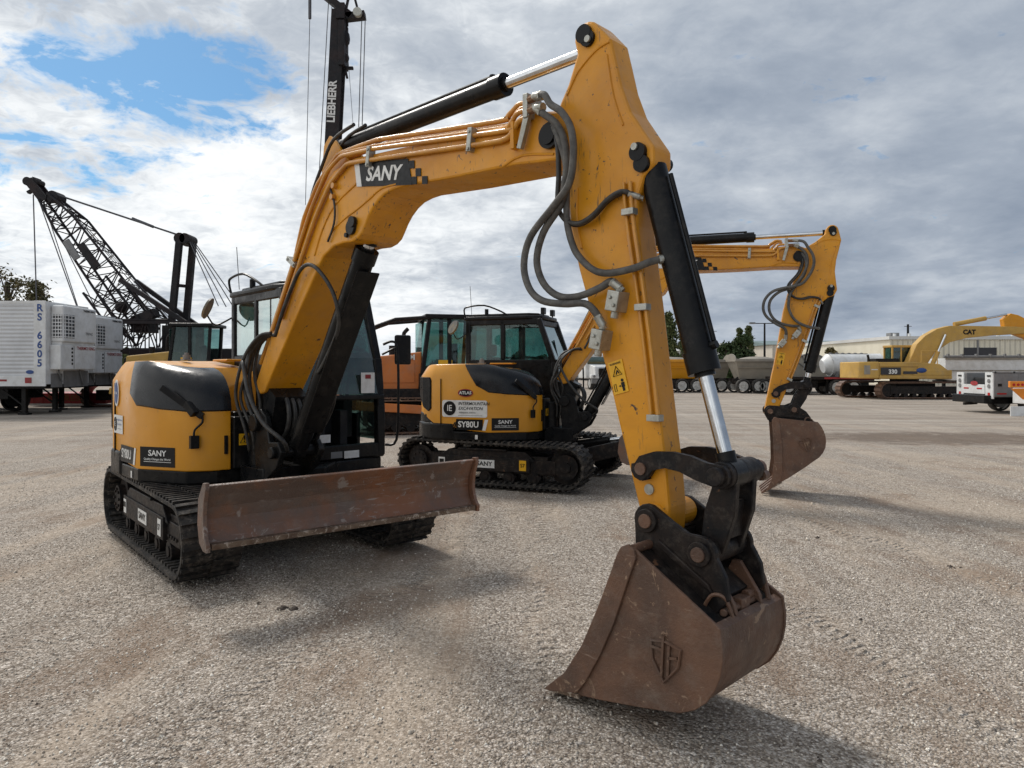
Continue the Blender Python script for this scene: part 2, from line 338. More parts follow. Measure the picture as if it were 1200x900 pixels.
# ------------------------------------------------------------------ ground
def ground():
    global nt
    m, p = new_mat('gravel_ground'); v = objvec()
    t = N('ShaderNodeTexCoord'); sp = N('ShaderNodeSeparateXYZ'); LK(t.outputs['Object'], sp.inputs[0])
    vor = N('ShaderNodeTexVoronoi'); vor.inputs['Scale'].default_value = 84; LK(v, vor.inputs['Vector'])
    vor2 = N('ShaderNodeTexVoronoi'); vor2.inputs['Scale'].default_value = 52; LK(v, vor2.inputs['Vector'])
    hs = N('ShaderNodeSeparateColor'); LK(vor.outputs['Color'], hs.inputs[0])
    hs2 = N('ShaderNodeSeparateColor'); LK(vor2.outputs['Color'], hs2.inputs[0])
    stone = ramp(hs.outputs[0], [(.0, (.11, .09, .075)), (.3, (.28, .25, .215)), (.65, (.46, .43, .39)), (1, (.86, .84, .81))])
    stone2 = ramp(hs2.outputs[1], [(.0, (.13, .105, .085)), (.4, (.32, .29, .255)), (.85, (.50, .47, .43)), (1, (.86, .84, .81))])
    stone = mixc(.45, stone, stone2)
    gap = ramp(vor.outputs['Distance'], [(.25, (1, 1, 1)), (.75, (.62, .60, .58))])
    stone = mixc(1.0, stone, gap, 'MULTIPLY')
    fines = mixc(ramp(tn(v, 90, 4, .7), [(.35, (0, 0, 0)), (.65, (1, 1, 1))]), (.30, .258, .21), (.42, .38, .325))
    # compacted tyre lanes that sweep across the yard, left bare of loose stone
    mp = N('ShaderNodeMapping'); mp.inputs['Rotation'].default_value = (0, 0, R(15)); mp.inputs['Scale'].default_value = (1.15, .085, 1); LK(t.outputs['Object'], mp.inputs[0])
    lanes = tn(mp.outputs[0], 1.1, 4, .55, .6)
    mp2 = N('ShaderNodeMapping'); mp2.inputs['Rotation'].default_value = (0, 0, R(84)); mp2.inputs['Scale'].default_value = (1, .10, 1); LK(t.outputs['Object'], mp2.inputs[0])
    lanes2 = tn(mp2.outputs[0], .55, 5, .6, .4)
    patch = tn(v, .35, 6, .6, .3)
    k = math_node('ADD', math_node('MULTIPLY', lanes, .62), math_node('ADD', math_node('MULTIPLY', patch, .28), math_node('MULTIPLY', lanes2, .18)))
    kf = ramp(k, [(.53, (0, 0, 0)), (.62, (.72, .72, .72))])
    fines = mixc(.45, fines, mixc(1.0, stone, (1.0, .93, .86), 'MULTIPLY'))
    base = mixc(kf, stone, fines)
    # clay showing through and damp dark spots
    clay = ramp(math_node('ADD', math_node('MULTIPLY', tn(v, .8, 7, .62, .6), .6), math_node('MULTIPLY', tn(mp.outputs[0], 1.7, 5, .6, .5), .45)), [(.54, (0, 0, 0)), (.66, (.7, .7, .7))]); base = mixc(clay, base, (.20, .145, .105))
    # far area: fine-grained, tracks running left to right
    far = N('ShaderNodeMapRange'); far.inputs['From Min'].default_value = 10; far.inputs['From Max'].default_value = 26; LK(sp.outputs[1], far.inputs['Value'])
    streak = N('ShaderNodeMapping'); streak.inputs['Rotation'].default_value = (0, 0, R(7)); streak.inputs['Scale'].default_value = (.12, 1.3, 1); LK(t.outputs['Object'], streak.inputs[0])
    stn = ramp(tn(streak.outputs[0], 1.0, 7, .7, .3), [(.3, (.17, .145, .125)), (.5, (.31, .285, .255)), (.7, (.44, .42, .39))])
    base = mixc(math_node('MULTIPLY', far.outputs[0], .75), base, stn)
    # damp disturbed area to the right
    def blob2(x, y, rx, ry):
        dx = math_node('DIVIDE', math_node('SUBTRACT', sp.outputs[0], x), rx); dy = math_node('DIVIDE', math_node('SUBTRACT', sp.outputs[1], y), ry)
        return math_node('SUBTRACT', 1.0, math_node('ADD', math_node('MULTIPLY', dx, dx), math_node('MULTIPLY', dy, dy)), clamp=True)
    wn = tn(v, 1.6, 7, .7, .5)
    wet = math_node('ADD', blob2(10.5, 17.5, 5.5, 2.6), blob2(-3, 8.2, 1.2, .8))
    wetf = ramp(math_node('MULTIPLY', wet, wn), [(.22, (0, 0, 0)), (.40, (.75, .75, .75))])
    base = mixc(wetf, base, (.125, .098, .078))
    base = mixc(1.0, base, (1.15, 1.08, 1.01), 'MULTIPLY')
    LK(base, p.inputs['Base Color']); p.inputs['Roughness'].default_value = .9; p.inputs['Specular IOR Level'].default_value = .2
    # relief: pebbles + ruts
    pe = math_node('MULTIPLY', math_node('SUBTRACT', 1.0, vor.outputs['Distance']), .010)
    pe2 = math_node('MULTIPLY', math_node('SUBTRACT', 1.0, vor2.outputs['Distance']), .010)
    inv = math_node('SUBTRACT', 1.0, kf)
    h = math_node('MULTIPLY', math_node('ADD', pe, pe2), inv)
    h = math_node('ADD', h, math_node('MULTIPLY', tn(v, 120, 3, .6), .004))
    h = math_node('ADD', h, math_node('MULTIPLY', lanes, .10)); h = math_node('ADD', h, math_node('MULTIPLY', tn(v, 4, 6, .65), .05))
    h = math_node('ADD', h, math_node('MULTIPLY', stn, .03))
    # tread prints of earlier machines: bars across narrow strips running toward the camera
    tz = tn(v, .9, 5, .65)
    for (ax, ay, deg, wd, per) in ((-3.1, 3.5, 76, .22, .085), (-1.5, 3.2, 74, .22, .085), (.15, 4.2, 88, .16, .11), (1.9, 5.0, 101, .2, .085), (3.9, 5.2, 104, .2, .085), (-5.4, 7.5, 70, .25, .14), (3.2, 12., 12, .3, .14), (3.0, 14., 12, .3, .14)):
        dx_, dy_ = math.cos(R(deg)), math.sin(R(deg))
        wob = math_node('MULTIPLY', math_node('SUBTRACT', tz, .5), 1.6)
        u_ = math_node('ADD', math_node('MULTIPLY', math_node('SUBTRACT', sp.outputs[0], ax), dx_), math_node('MULTIPLY', math_node('SUBTRACT', sp.outputs[1], ay), dy_))
        w_ = math_node('ADD', math_node('ADD', math_node('MULTIPLY', math_node('SUBTRACT', sp.outputs[0], ax), -dy_), math_node('MULTIPLY', math_node('SUBTRACT', sp.outputs[1], ay), dx_)), wob)
        inside = math_node('SUBTRACT', 1.0, math_node('MULTIPLY', math_node('ABSOLUTE', w_), 1 / wd), clamp=True)
        bars = math_node('SINE', math_node('MULTIPLY', math_node('ADD', u_, math_node('MULTIPLY', math_node('ABSOLUTE', w_), .4)), 6.283 / per))
        gate = ramp(tz, [(.40, (0, 0, 0)), (.55, (1, 1, 1))])
        h = math_node('ADD', h, math_node('MULTIPLY', math_node('MULTIPLY', math_node('MULTIPLY', bars, inside), gate), .018))
        h = math_node('SUBTRACT', h, math_node('MULTIPLY', inside, .022))
    b = N('ShaderNodeBump'); b.inputs['Strength'].default_value = .9; b.inputs['Distance'].default_value = 1.0; LK(h, b.inputs['Height']); LK(b.outputs[0], p.inputs['Normal'])
    g = MB()
    xs = [-2500, -600, -150, -60, -30] + [x for x in range(-20, 21, 2)] + [30, 60, 150, 600, 2500]
    ys = [-300, -60, -20] + [y for y in range(-8, 41, 2)] + [60, 120, 300, 900, 3500]
    vs = [(x, y, 0) for y in ys for x in xs]; nx = len(xs)
    fs = [(j * nx + i, j * nx + i + 1, (j + 1) * nx + i + 1, (j + 1) * nx + i) for j in range(len(ys) - 1) for i in range(nx - 1)]
    g.add(vs, fs); tag(g.build('ground', m), kind='structure')
    # loose crushed stone lying on the surface near the camera
    rng = np.random.default_rng(3)
    n = 60000
    yy = 1.6 + 11.5 * rng.random(n) ** 1.5; xx = (rng.random(n) * 2 - 1) * (yy * .76 + .3)
    lane = np.sin(xx * 1.1 + yy * 1.7 + 1.3 * np.sin(yy * .8)) + .7 * np.sin(xx * 3.1 - yy * 2.3)
    keep = rng.random(n) < np.where(lane > .45, .22, 1.0); xx, yy = xx[keep], yy[keep]; n = len(xx)
    sz = .0036 + .0062 * rng.random(n) ** 2.2 * (1 + .05 * yy)
    big = rng.random(n) < .003; sz[big] *= 2.2
    base = np.array([(1, 0, 0), (-.5, .87, 0), (-.5, -.87, 0), (.4, .3, .8), (-.6, .1, .7), (.2, -.6, .75)], float)
    fcs = np.array([(0, 1, 3), (1, 4, 3), (1, 2, 4), (2, 5, 4), (2, 0, 5), (0, 3, 5), (3, 4, 5)])
    a = rng.random(n) * 6.28; ca, sa = np.cos(a), np.sin(a)
    V = np.empty((n, 6, 3)); sc3 = rng.uniform(.65, 1.25, (n, 6, 3)) * base[None] * sz[:, None, None]
    V[:, :, 0] = sc3[:, :, 0] * ca[:, None] - sc3[:, :, 1] * sa[:, None] + xx[:, None]
    V[:, :, 1] = sc3[:, :, 0] * sa[:, None] + sc3[:, :, 1] * ca[:, None] + yy[:, None]
    V[:, :, 2] = sc3[:, :, 2] + .0005
    Fc = (fcs[None] + (np.arange(n) * 6)[:, None, None]).reshape(-1, 3)
    me = bpy.data.meshes.new('loose_gravel'); me.vertices.add(n * 6); me.vertices.foreach_set('co', V.reshape(-1))
    me.loops.add(Fc.size); me.loops.foreach_set('vertex_index', Fc.reshape(-1)); me.polygons.add(len(Fc))
    me.polygons.foreach_set('loop_start', np.arange(len(Fc)) * 3); me.update(calc_edges=True)
    m2, p2 = new_mat('crushed_stone'); w = N('ShaderNodeTexVoronoi'); w.inputs['Scale'].default_value = 42; LK(objvec(), w.inputs['Vector'])
    s3 = N('ShaderNodeSeparateColor'); LK(w.outputs['Color'], s3.inputs[0])
    LK(ramp(s3.outputs[2], [(0, (.26, .21, .165)), (.35, (.42, .36, .29)), (.7, (.58, .51, .42)), (1, (.90, .84, .74))]), p2.inputs['Base Color']); p2.inputs['Roughness'].default_value = .8
    me.materials.append(m2); o = bpy.data.objects.new('loose_gravel', me); col.objects.link(o)
    tag(o, 'loose pale crushed stone strewn over the yard', 'gravel', kind='stuff')
ground()

# far hills
def hills():
    b = MB(); rng = random.Random(5)
    for (x0, x1, Y, hmax, seed) in ((-2400, 2600, 3300, 85, 2),):
        n = 120; vs = []
        for i in range(n + 1):
            x = x0 + (x1 - x0) * i / n; t = i / n
            h = 20 + 12 * math.sin(t * 9 + seed) * math.sin(t * 4.1) + 8 * math.sin(t * 31) + 4 * math.sin(t * 83 + 1)
            h += 75 * math.exp(-((x - 950) / 230) ** 2)
            h = max(h, 12)
            vs += [(x, Y, -2), (x, Y + 150, h), (x, Y + 600, h * .6), (x, Y + 900, -2)]
        b.add(vs, [(4 * i + k, 4 * i + 4 + k, 4 * i + 5 + k, 4 * i + 1 + k) for i in range(n) for k in range(3)])
    m = surf('hill_slopes', (.10, .115, .10), (.14, .14, .12), s=.004, rough=.95, spec=.1)
    tag(b.build('hills', m, smooth=True), kind='structure')
hills()

# ------------------------------------------------------------------ compact excavator
def belt_path(xr, zr, rr, xf, zf, rf, n=14):
    """closed outline round rear and front wheels, in x,z"""
    P = []
    for i in range(n + 1): a = R(90 + 180 * i / n); P.append((xr + rr * math.cos(a), zr + rr * math.sin(a)))
    for i in range(n + 1): a = R(-90 + 180 * i / n); P.append((xf + rf * math.cos(a), zf + rf * math.sin(a)))
    return P
def resample(P, step):
    Q = []; m = len(P); L = [math.dist(P[i], P[(i + 1) % m]) for i in range(m)]; tot = sum(L); k = max(8, round(tot / step)); s = tot / k
    i = 0; acc = 0
    for j in range(k):
        d = j * s
        while acc + L[i] < d: acc += L[i]; i += 1
        t = (d - acc) / L[i]; a, b = P[i], P[(i + 1) % m]
        Q.append(((a[0] + (b[0] - a[0]) * t, a[1] + (b[1] - a[1]) * t), math.atan2(b[1] - a[1], b[0] - a[0])))
    return Q
def belt(P, y0, y1, thick, mat, parent, name, pad_step, pad_h, chev=True, inner=True):
    b = MB(); m = len(P); cx = sum(p[0] for p in P) / m; cz = sum(p[1] for p in P) / m
    nrm = []
    for i in range(m):
        a, c = P[i - 1], P[(i + 1) % m]; d = Vector((c[0] - a[0], c[1] - a[1])).normalized(); nrm.append((d.y, -d.x))
    # path runs counter-clockwise seen from -y, outward normal = (dz,-dx)
    vs = []
    for (x, z), (nx, nz) in zip(P, nrm):
        vs += [(x, y0, z), (x, y1, z), (x - nx * thick, y1, z - nz * thick), (x - nx * thick, y0, z - nz * thick)]
    b.add(vs, [(4 * i + k, 4 * ((i + 1) % m) + k, 4 * ((i + 1) % m) + (k + 1) % 4, 4 * i + (k + 1) % 4) for i in range(m) for k in range(4)])
    for j, ((x, z), a) in enumerate(resample(P, pad_step)):
        ox = math.sin(a); oz = -math.cos(a)                    # outward
        rot = Matrix.Rotation(-a, 4, 'Y')
        w = y1 - y0; ym = (y0 + y1) / 2
        mm = Matrix.Translation((x + ox * pad_h / 2, ym, z + oz * pad_h / 2)) @ rot
        if chev:
            h = pad_step * .36; q = .5 * pad_step
            for sgn in (-1, 1):
                sh = q * (.5 if sgn > 0 else -.5)
                ya, yb = (.02 * w, .49 * w) if sgn > 0 else (-.49 * w, -.02 * w)
                top, bot = pad_h / 2, -pad_h / 2
                vs = []
                for zz, hh in ((bot, h * .62), (top, h * .42)):
                    for yy, sk in ((ya, 0), (yb, q * .35 * sgn)): vs += [(sh - hh + abs(yy) * .0 + sk * sgn, yy, zz), (sh + hh + sk * sgn, yy, zz)]
                b.add(vs, [(0, 1, 3, 2), (4, 6, 7, 5), (0, 4, 5, 1), (2, 3, 7, 6), (0, 2, 6, 4), (1, 5, 7, 3)], mm)
        else:
            b.box((-pad_step * .46, -w / 2, -pad_h / 2), (pad_step * .42, w / 2, -pad_h * .15), mm)
            b.box((-pad_step * .40, -w / 2, -pad_h / 2), (-pad_step * .28, w / 2, pad_h / 2), mm)
        if inner:
            mi = Matrix.Translation((x - ox * (thick + .012), ym, z - oz * (thick + .012))) @ rot
            b.box((-pad_step * .22, -w * .42, -.012), (pad_step * .22, w * .42, .012), mi)
    return b.build(name, mat, parent)
def rod_cyl(parent, name, a, b, body, r, rr, y=0., Mx=None, mat='black', tail=None):
    """hydraulic cylinder from pin a to pin b (x,z); body length `body`"""
    a = Vector((a[0], y, a[1])); b = Vector((b[0], y, b[1])); d = (b - a).normalized()
    m = MB(Mx); m.cyl(a + d * .05, a + d * body, r, n=24); m.cyl(a + d * (body - .09), a + d * (body + .012), r * 1.12, n=24)
    m.cyl(a + Vector((0, -.05, 0)), a + Vector((0, .05, 0)), r * .95, n=18); m.cyl(a + d * (body + .012), a + d * (body + .03), r * .7, n=20)
    s = Vector((-d.z, 0, d.x))
    if (s.z < 0): s = -s
    m.cyl(a + d * .12 + s * r * 1.25, a + d * (body - .12) + s * r * 1.25, .012, n=8); m.cyl(a + d * (body - .1) + s * r * .8, a + d * (body - .1) + s * r * 1.4, .02, n=8)
    o = m.build(name, mat, parent, smooth='auto')
    q = MB(Mx); q.cyl(a + d * (body + .0), b - d * .06, rr, n=24); o2 = q.build('rod', 'chrome', o, smooth='auto')
    e = MB(Mx); e.cyl(b + Vector((0, -.055, 0)), b + Vector((0, .055, 0)), rr * 1.9, n=20); e.cyl(b - d * .10, b, rr * 1.35, n=16); e.build('rod_eye', mat, o, smooth='auto')
    return o
def aim(a, b, a2, b2):
    """rigid x,z transform carrying a->a2 and turning a->b into the direction a2->b2"""
    t1 = math.atan2(b[1] - a[1], b[0] - a[0]); t2 = math.atan2(b2[1] - a2[1], b2[0] - a2[0])
    return T(a2[0], 0, a2[1]) @ Matrix.Rotation(-(t2 - t1), 4, 'Y') @ T(-a[0], 0, -a[1])
def tp(Mx, p): v = Mx @ Vector((p[0], 0, p[1])); return (v.x, v.z)
def circ(c0, r0, c1, r1, side):
    d = math.dist(c0, c1); a = (r0 * r0 - r1 * r1 + d * d) / (2 * d); h = math.sqrt(max(0, r0 * r0 - a * a))
    mx, mz = c0[0] + a * (c1[0] - c0[0]) / d, c0[1] + a * (c1[1] - c0[1]) / d
    return (mx + side * h * (c1[1] - c0[1]) / d, mz - side * h * (c1[0] - c0[0]) / d)
def arc(c, r, a0, a1, n=8): return [(c[0] + r * math.cos(R(a0 + (a1 - a0) * i / n)), c[1] + r * math.sin(R(a0 + (a1 - a0) * i / n))) for i in range(n + 1)]

# pins in the boom plane of the first machine
PF, PT, PTOP, PC, PL, PK, PV, PQ = (.86, 1.20), (4.11, 2.90), (4.325, 3.375), (4.665, 2.685), (4.69, 1.175), (4.735, .935), (5.09, 1.178), (5.012, .825)
PARM, PBC, PBB = (1.80, 3.36), (2.231, 2.665), (1.15, .98)

def excavator(O, yaw_t, yaw_u, Ob, yaw_b, label, pose=None, teeth=False, group='twin yellow and black compact excavators'):
    root = empty('excavator', (O[0], O[1], 0), R(yaw_t), label=label, cat='excavator', group=group)
    inv = (T(O[0], O[1], 0) @ RZ(R(yaw_t))).inverted()
    U = RZ(R(yaw_u - yaw_t)); B = inv @ T(Ob[0], Ob[1], 0) @ RZ(R(yaw_b))
    # ---------------- undercarriage
    for s in (-1, 1):
        y0, y1 = (-1.1, -.66) if s < 0 else (.66, 1.1)
        P = belt_path(-1.10, .365, .30, 1.12, .345, .285)
        P = [p for p in P]
        belt(P, y0, y1, .028, 'rubber', root, 'rubber_track', .088, .023)
        ym = (y0 + y1) / 2; yo = ym + s * .13
        b = MB(); b.box((-.92, ym - .10, .22), (.86, ym + .10, .47)); b.prism([(-.80, .40), (-.62, .53), (.55, .53), (.70, .40)], ym - .14, ym + .14)
        b.box((-.80, ym + s * .08, .25), (.62, ym + s * .155, .44)); b.box((.62, ym - .12, .24), (.98, ym + .12, .42))
        for k in range(4): b.cyl((.70 + .07 * k, ym + s * .12, .30), (.70 + .07 * k, ym + s * .135, .30), .017, n=8)
        b.box((-.45, ym + s * .04, .53), (.28, ym + s * .17, .556))
        b.build('track_frame', 'black_worn', root, bevel=.008)
        w = MB(); w.cyl((-1.10, ym - .09, .365), (-1.10, ym + .09, .365), .20, n=24); w.cyl((-1.10, ym - .15, .365), (-1.10, ym + .15, .365), .13, n=20)
        for k in range(12):
            a = k * math.pi / 6; w.cbox((-1.10 + .225 * math.cos(a), ym, .365 + .225 * math.sin(a)), (.05, .05, .06), Matrix.Rotation(-a, 3, 'Y'))
        for k in range(8): a = k * math.pi / 4; w.cyl((-1.10 + .09 * math.cos(a), ym + s * .15, .365 + .09 * math.sin(a)), (-1.10 + .09 * math.cos(a), ym + s * .165, .365 + .09 * math.sin(a)), .015, n=6)
        w.build('sprocket', 'black_worn', root, smooth='auto')
        w = MB(); w.cyl((1.12, ym - .045, .345), (1.12, ym + .045, .345), .245, n=28); w.cyl((1.12, ym - .11, .345), (1.12, ym + .11, .345), .17, n=28); w.cyl((1.12, ym - .14, .345), (1.12, ym + .14, .345), .07, n=16)
        w.build('idler', 'black_worn', root, smooth='auto')
        for k in range(5):
            x = -.78 + k * .36; w = MB(); w.cyl((x, ym - .12, .165), (x, ym - .04, .165), .085, n=18); w.cyl((x, ym + .04, .165), (x, ym + .12, .165), .085, n=18); w.cyl((x, ym - .13, .165), (x, ym + .13, .165), .045, n=12)
            w.build('roller', 'black_worn', root, smooth='auto')
        if s < 0:
            F = lambda x, z, pu=.002: frame((x, ym - .156, z), (1, 0, 0), (0, 0, 1), pu)
            panel(.30, .11, 'white_label', root, F(-.05, .345)); text('SANY', .085, 'black_label', root, F(-.05, .345, .005), bold=.02, sx=1.1)
            panel(.10, .13, 'white_label', root, F(-.72, .345)); panel(.07, .05, 'black_label', root, F(-.72, .36, .005))
            panel(.10, .14, 'white_label' if not teeth else 'yellow_label', root, F(.52, .345)); text('S7', .07, 'black_label', root, F(.52, .345, .005), bold=.02)
    b = MB(); b.box((-.75, -.68, .30), (.75, .68, .48)); b.plan([(-.5, -.55), (.5, -.55), (.75, -.3), (.75, .3), (.5, .55), (-.5, .55), (-.75, .3), (-.75, -.3)], .46, .57)
    for s in (-1, 1): b.box((.45 if 0 else .40, s * .55 - .12, .25), (.75, s * .55 + .12, .42)); b.box((-.75, s * .55 - .12, .25), (-.40, s * .55 + .12, .42))
    b.build('car_body', 'black_worn', root, bevel=.01)
    b = MB(); b.cyl((0, 0, .55), (0, 0, .665), .46, n=40); b.cyl((0, 0, .56), (0, 0, .60), .49, n=40)
    for k in range(24): a = k * math.pi / 12; b.cyl((.475 * math.cos(a), .475 * math.sin(a), .60), (.475 * math.cos(a), .475 * math.sin(a), .615), .014, n=6)
    b.build('slewing_ring', 'black_worn', root, smooth='auto')
    # blade on the ground side of the boom
    zb = .47
    prof = [(2.02, .875), (1.975, .80), (1.94, .72), (1.93, .64), (1.945, .56), (1.985, .49), (2.02, zb), (2.03, .455), (2.0, .45), (1.955, .475), (1.915, .55), (1.90, .64), (1.91, .73), (1.945, .81), (1.99, .885)]
    b = MB(); b.prism(prof, -1.095, 1.095); bl = b.build('blade', 'rust_blade', root, bevel=.006)
    b = MB(); b.box((1.992, -1.085, .452), (2.045, 1.085, .492), None); b.build('cutting_edge', 'worn_lip', bl, bevel=.004)
    for s in (-1, 1):
        e = MB(); e.prism([(2.035, .90), (1.98, .895), (1.88, .78), (1.86, .60), (1.90, .48), (1.98, .44), (2.05, .44), (2.055, .49), (2.02, .53), (1.99, .60), (1.985, .68), (2.0, .77), (2.04, .86)], s * 1.097, s * 1.125)
        e.build('side_plate', 'rust_blade', bl, bevel=.004)
    for s in (-1, 1):
        a = MB(); a.prism([(.70, .30), (.70, .46), (1.0, .50), (1.90, .72), (1.90, .52), (1.1, .30)], s * .38 - .05, s * .38 + .05)
        a.build('blade_arm', 'black_worn', root, bevel=.01)
    a = MB(); a.box((1.55, -.33, .44), (1.70, .33, .62)); a.build('blade_crossbeam', 'black_worn', root, bevel=.01)
    rod_cyl(root, 'blade_cylinder', (.72, .52), (1.86, .70), .72, .06, .032)
    # ---------------- upper structure
    ring = [(-1.30, .45), (-1.32, -.3), (-1.22, -.75), (-1.04, -1.0), (-.86, -1.09), (-.30, -1.10), (-.02, -1.10), (.215, -.972), (.45, -.84), (.56, -.66), (.57, -.50), (.22, -.48), (.22, -.13), (-.80, -.13), (-.80, 1.0), (-1.1, 1.0), (-1.26, .75)]
    top = [(-1.20, .42), (-1.22, -.28), (-1.13, -.68), (-.98, -.90), (-.84, -.98), (-.42, -.99), (-.12, -.97), (.02, -.85), (.08, -.72), (.10, -.62), (.10, -.50), (.10, -.48), (.10, -.15), (-.78, -.15), (-.78, .92), (-1.04, .92), (-1.17, .70)]
    midz = [1.55] * 5 + [1.47, 1.345, 1.315, 1.30, 1.30, 1.30, 1.45, 1.60, 1.6, 1.6, 1.6, 1.6]
    lowz = [1.02, 1.02, 1.02, .99, .89, .80, .78, .78, .78, .78, .78, .78, .78, .78, .78, .9, 1.0]
    topz = [1.70, 1.71, 1.71, 1.72, 1.725, 1.73, 1.73, 1.70, 1.68, 1.67, 1.67, 1.67, 1.66, 1.735, 1.735, 1.72, 1.71]
    n = len(ring)
    shoulder = [((ring[i][0] * .35 + top[i][0] * .65), (ring[i][1] * .35 + top[i][1] * .65)) for i in range(n)]
    sz = [midz[i] + (topz[i] - midz[i]) * .72 for i in range(n)]
    v0 = [(x, y, z) for (x, y), z in zip(ring, lowz)]; v1 = [(x, y, z) for (x, y), z in zip(ring, midz)]
    v2 = [(x, y, z) for (x, y), z in zip(shoulder, sz)]; v3 = [(x, y, z) for (x, y), z in zip(top, topz)]
    b = MB(U); b.add(v0 + v1 + v2 + v3, [])
    dark = (5, 6, 7, 8, 9)
    fs = [(i, i + n, (i + 1) % n + n, (i + 1) % n) for i in range(n)] + [(i + n, i + 2 * n, (i + 1) % n + 2 * n, (i + 1) % n + n) for i in range(n)] + [(i + 2 * n, i + 3 * n, (i + 1) % n + 3 * n, (i + 1) % n + 2 * n) for i in range(n)]
    c = len(v0) * 4; fs += [tuple(range(3 * n, 4 * n))[::-1], tuple(range(0, n))]
    b.f = [tuple(f) for f in fs]
    hood = b.build('engine_hood', 'yellow', root, bevel=.022, seg=3, smooth='auto')
    # dark glossy cover wrapping the slanted shoulder of the hood
    def out(p, k=.012): v = Vector(p); cvec = Vector((v.x + .5, v.y + .55, 0)).normalized(); return (v.x + cvec.x * k, v.y + cvec.y * k, v.z + k)
    def lerp(a, b_, t): return tuple(x + (y - x) * t for x, y in zip(a, b_))
    up = [lerp(v2[5], v3[5], .75)] + [lerp(v2[i], v3[i], .85) for i in (6, 7, 8, 9, 10)]
    lo = [lerp(v1[5], v1[6], .35)] + [lerp(v1[i], v0[i], .02) for i in (6, 7, 8, 9, 10)]
    ct = [lerp(v1[5], v2[5], .9)] + [tuple(lerp(v1[i], v2[i], .12)[:2]) + (v2[i][2] + .05,) for i in (6, 7, 8, 9, 10)]
    R_ = 7; rows = []
    for j in range(R_):
        t = j / (R_ - 1); rows.append([out(tuple((1 - t) ** 2 * a + 2 * t * (1 - t) * c_ + t * t * d for a, c_, d in zip(up[i], ct[i], lo[i]))) for i in range(6)])
    inn = [[out(p, -.03) for p in r] for r in rows]
    b = MB(U); m = 6; b.add([p for r in rows for p in r] + [p for r in inn for p in r], [])
    fs = []; off = R_ * m
    for j in range(R_ - 1):
        for i in range(m - 1): a = j * m + i; fs.append((a, a + 1, a + m + 1, a + m)); fs.append((a + off, a + off + m, a + off + m + 1, a + off + 1))
    edge = list(range(0, m)) + [k * m + m - 1 for k in range(1, R_)] + list(range((R_ - 1) * m + m - 2, (R_ - 1) * m - 1, -1)) + [k * m for k in range(R_ - 2, 0, -1)]
    for i in range(len(edge)): a, c = edge[i], edge[(i + 1) % len(edge)]; fs.append((a, a + off, c + off, c))
    b.f = fs; b.build('hood_cover', 'black_gloss', hood, smooth='auto')
    # grooves, grille, latch
    b = MB(U); b.box((-.745, -1.106, .83), (-.737, -1.09, 1.52)); b.build('door_seam', 'black', hood)
    b = MB(U); b.add([(-1.185, -.84, 1.54), (-.90, -1.082, 1.54), (-.90, -1.092, 1.03), (-.95, -1.06, 1.02), (-1.19, -.83, 1.22)] , [])
    g = [(-1.20, -.80, 1.54), (-1.05, -1.003, 1.54), (-.93, -1.062, 1.54), (-.905, -1.076, 1.50), (-.905, -1.076, 1.10), (-.95, -1.05, 1.06), (-1.05, -1.003, 1.12), (-1.20, -.80, 1.28)]
    o1 = [(x - .012, y - .014, z) for x, y, z in g]; o2 = [(x + .03, y + .03, z) for x, y, z in g]
    b = MB(U); k = len(g); b.add(o1 + o2, [(0, 1, 6, 7), (1, 2, 5, 6), (2, 3, 4, 5)] + [(i, i + k, (i + 1) % k + k, (i + 1) % k) for i in range(k)]); b.build('air_grille', 'black', hood, bevel=.004)
    b = MB(U); b.box((.565, -.56, .92), (.585, -.53, 1.08)); b.build('latch', 'black', hood, bevel=.004)
    b = MB(U); b.box((-.38, -.62, 1.735), (-.28, -.54, 1.75)); b.cyl((-.33, -.58, 1.74), (-.33, -.58, 1.79), .035, n=12); b.cyl((-.33, -.58, 1.79), (-.33, -.58, 1.81), .02, n=12); b.build('filler_cap', 'grey', hood, smooth='auto')
    b = MB(U); b.box((-.30, -.35, 1.728), (.06, -.17, 1.748)); b.build('service_lid', 'yellow', hood, bevel=.008)
    b = MB(U); b.bar((.34, -1.0, 1.50), (.55, -.735, 1.25), .035, .055); b.bar((.47, -.84, 1.36), (.55, -.80, 1.27), .05, .06); b.tube([(.55, -.74, 1.26), (.56, -.74, 1.20), (.53, -.79, 1.14), (.53, -.80, 1.08)], .010, sub=3); b.box((.50, -.83, .98), (.55, -.76, 1.09)); b.build('folded_mirror_arm', 'black', root, bevel=.006)
    # decals on the right side
    S = lambda x, z, pu=.0035: U @ frame((x, -1.101, z), (1, 0, 0), (0, 0, 1), pu)
    A = Vector((-.02, -1.10, 0)); Bv = Vector((.45, -.84, 0)); cd = (Bv - A).normalized()
    CH = lambda t, z, pu=.0035: U @ frame(A + cd * t + Vector((0, 0, z)), cd, (0, 0, 1), pu)
    panel(.40, .15, 'black_label', hood, S(-.30, .885)); text('SY80U', .115, 'white_label', hood, S(-.315, .885, .006), bold=.025, sx=.98)
    panel(.05, .15, 'white_label', hood, S(-.085, .885, .004), skew=.04)
    for k in range(3):
        b = MB(S(-.53 - .03 * k, .885)); b.plan([(-.012, -.075 + .02 * k), (.006, -.075 + .02 * k), (.05, .06 - .03 * k), (.032, .06 - .03 * k)], 0, .002); b.build('stripe', 'black_label', hood)
    panel(.38, .17, 'black_label', hood, CH(.235, .895)); text('SANY', .068, 'white_label', hood, CH(.235, .925, .006), bold=.02, sx=1.15)
    text('Quality Changes the World', .026, 'white_label', hood, CH(.235, .875, .006), bold=.01); panel(.30, .004, 'white_label', hood, CH(.235, .852, .004))
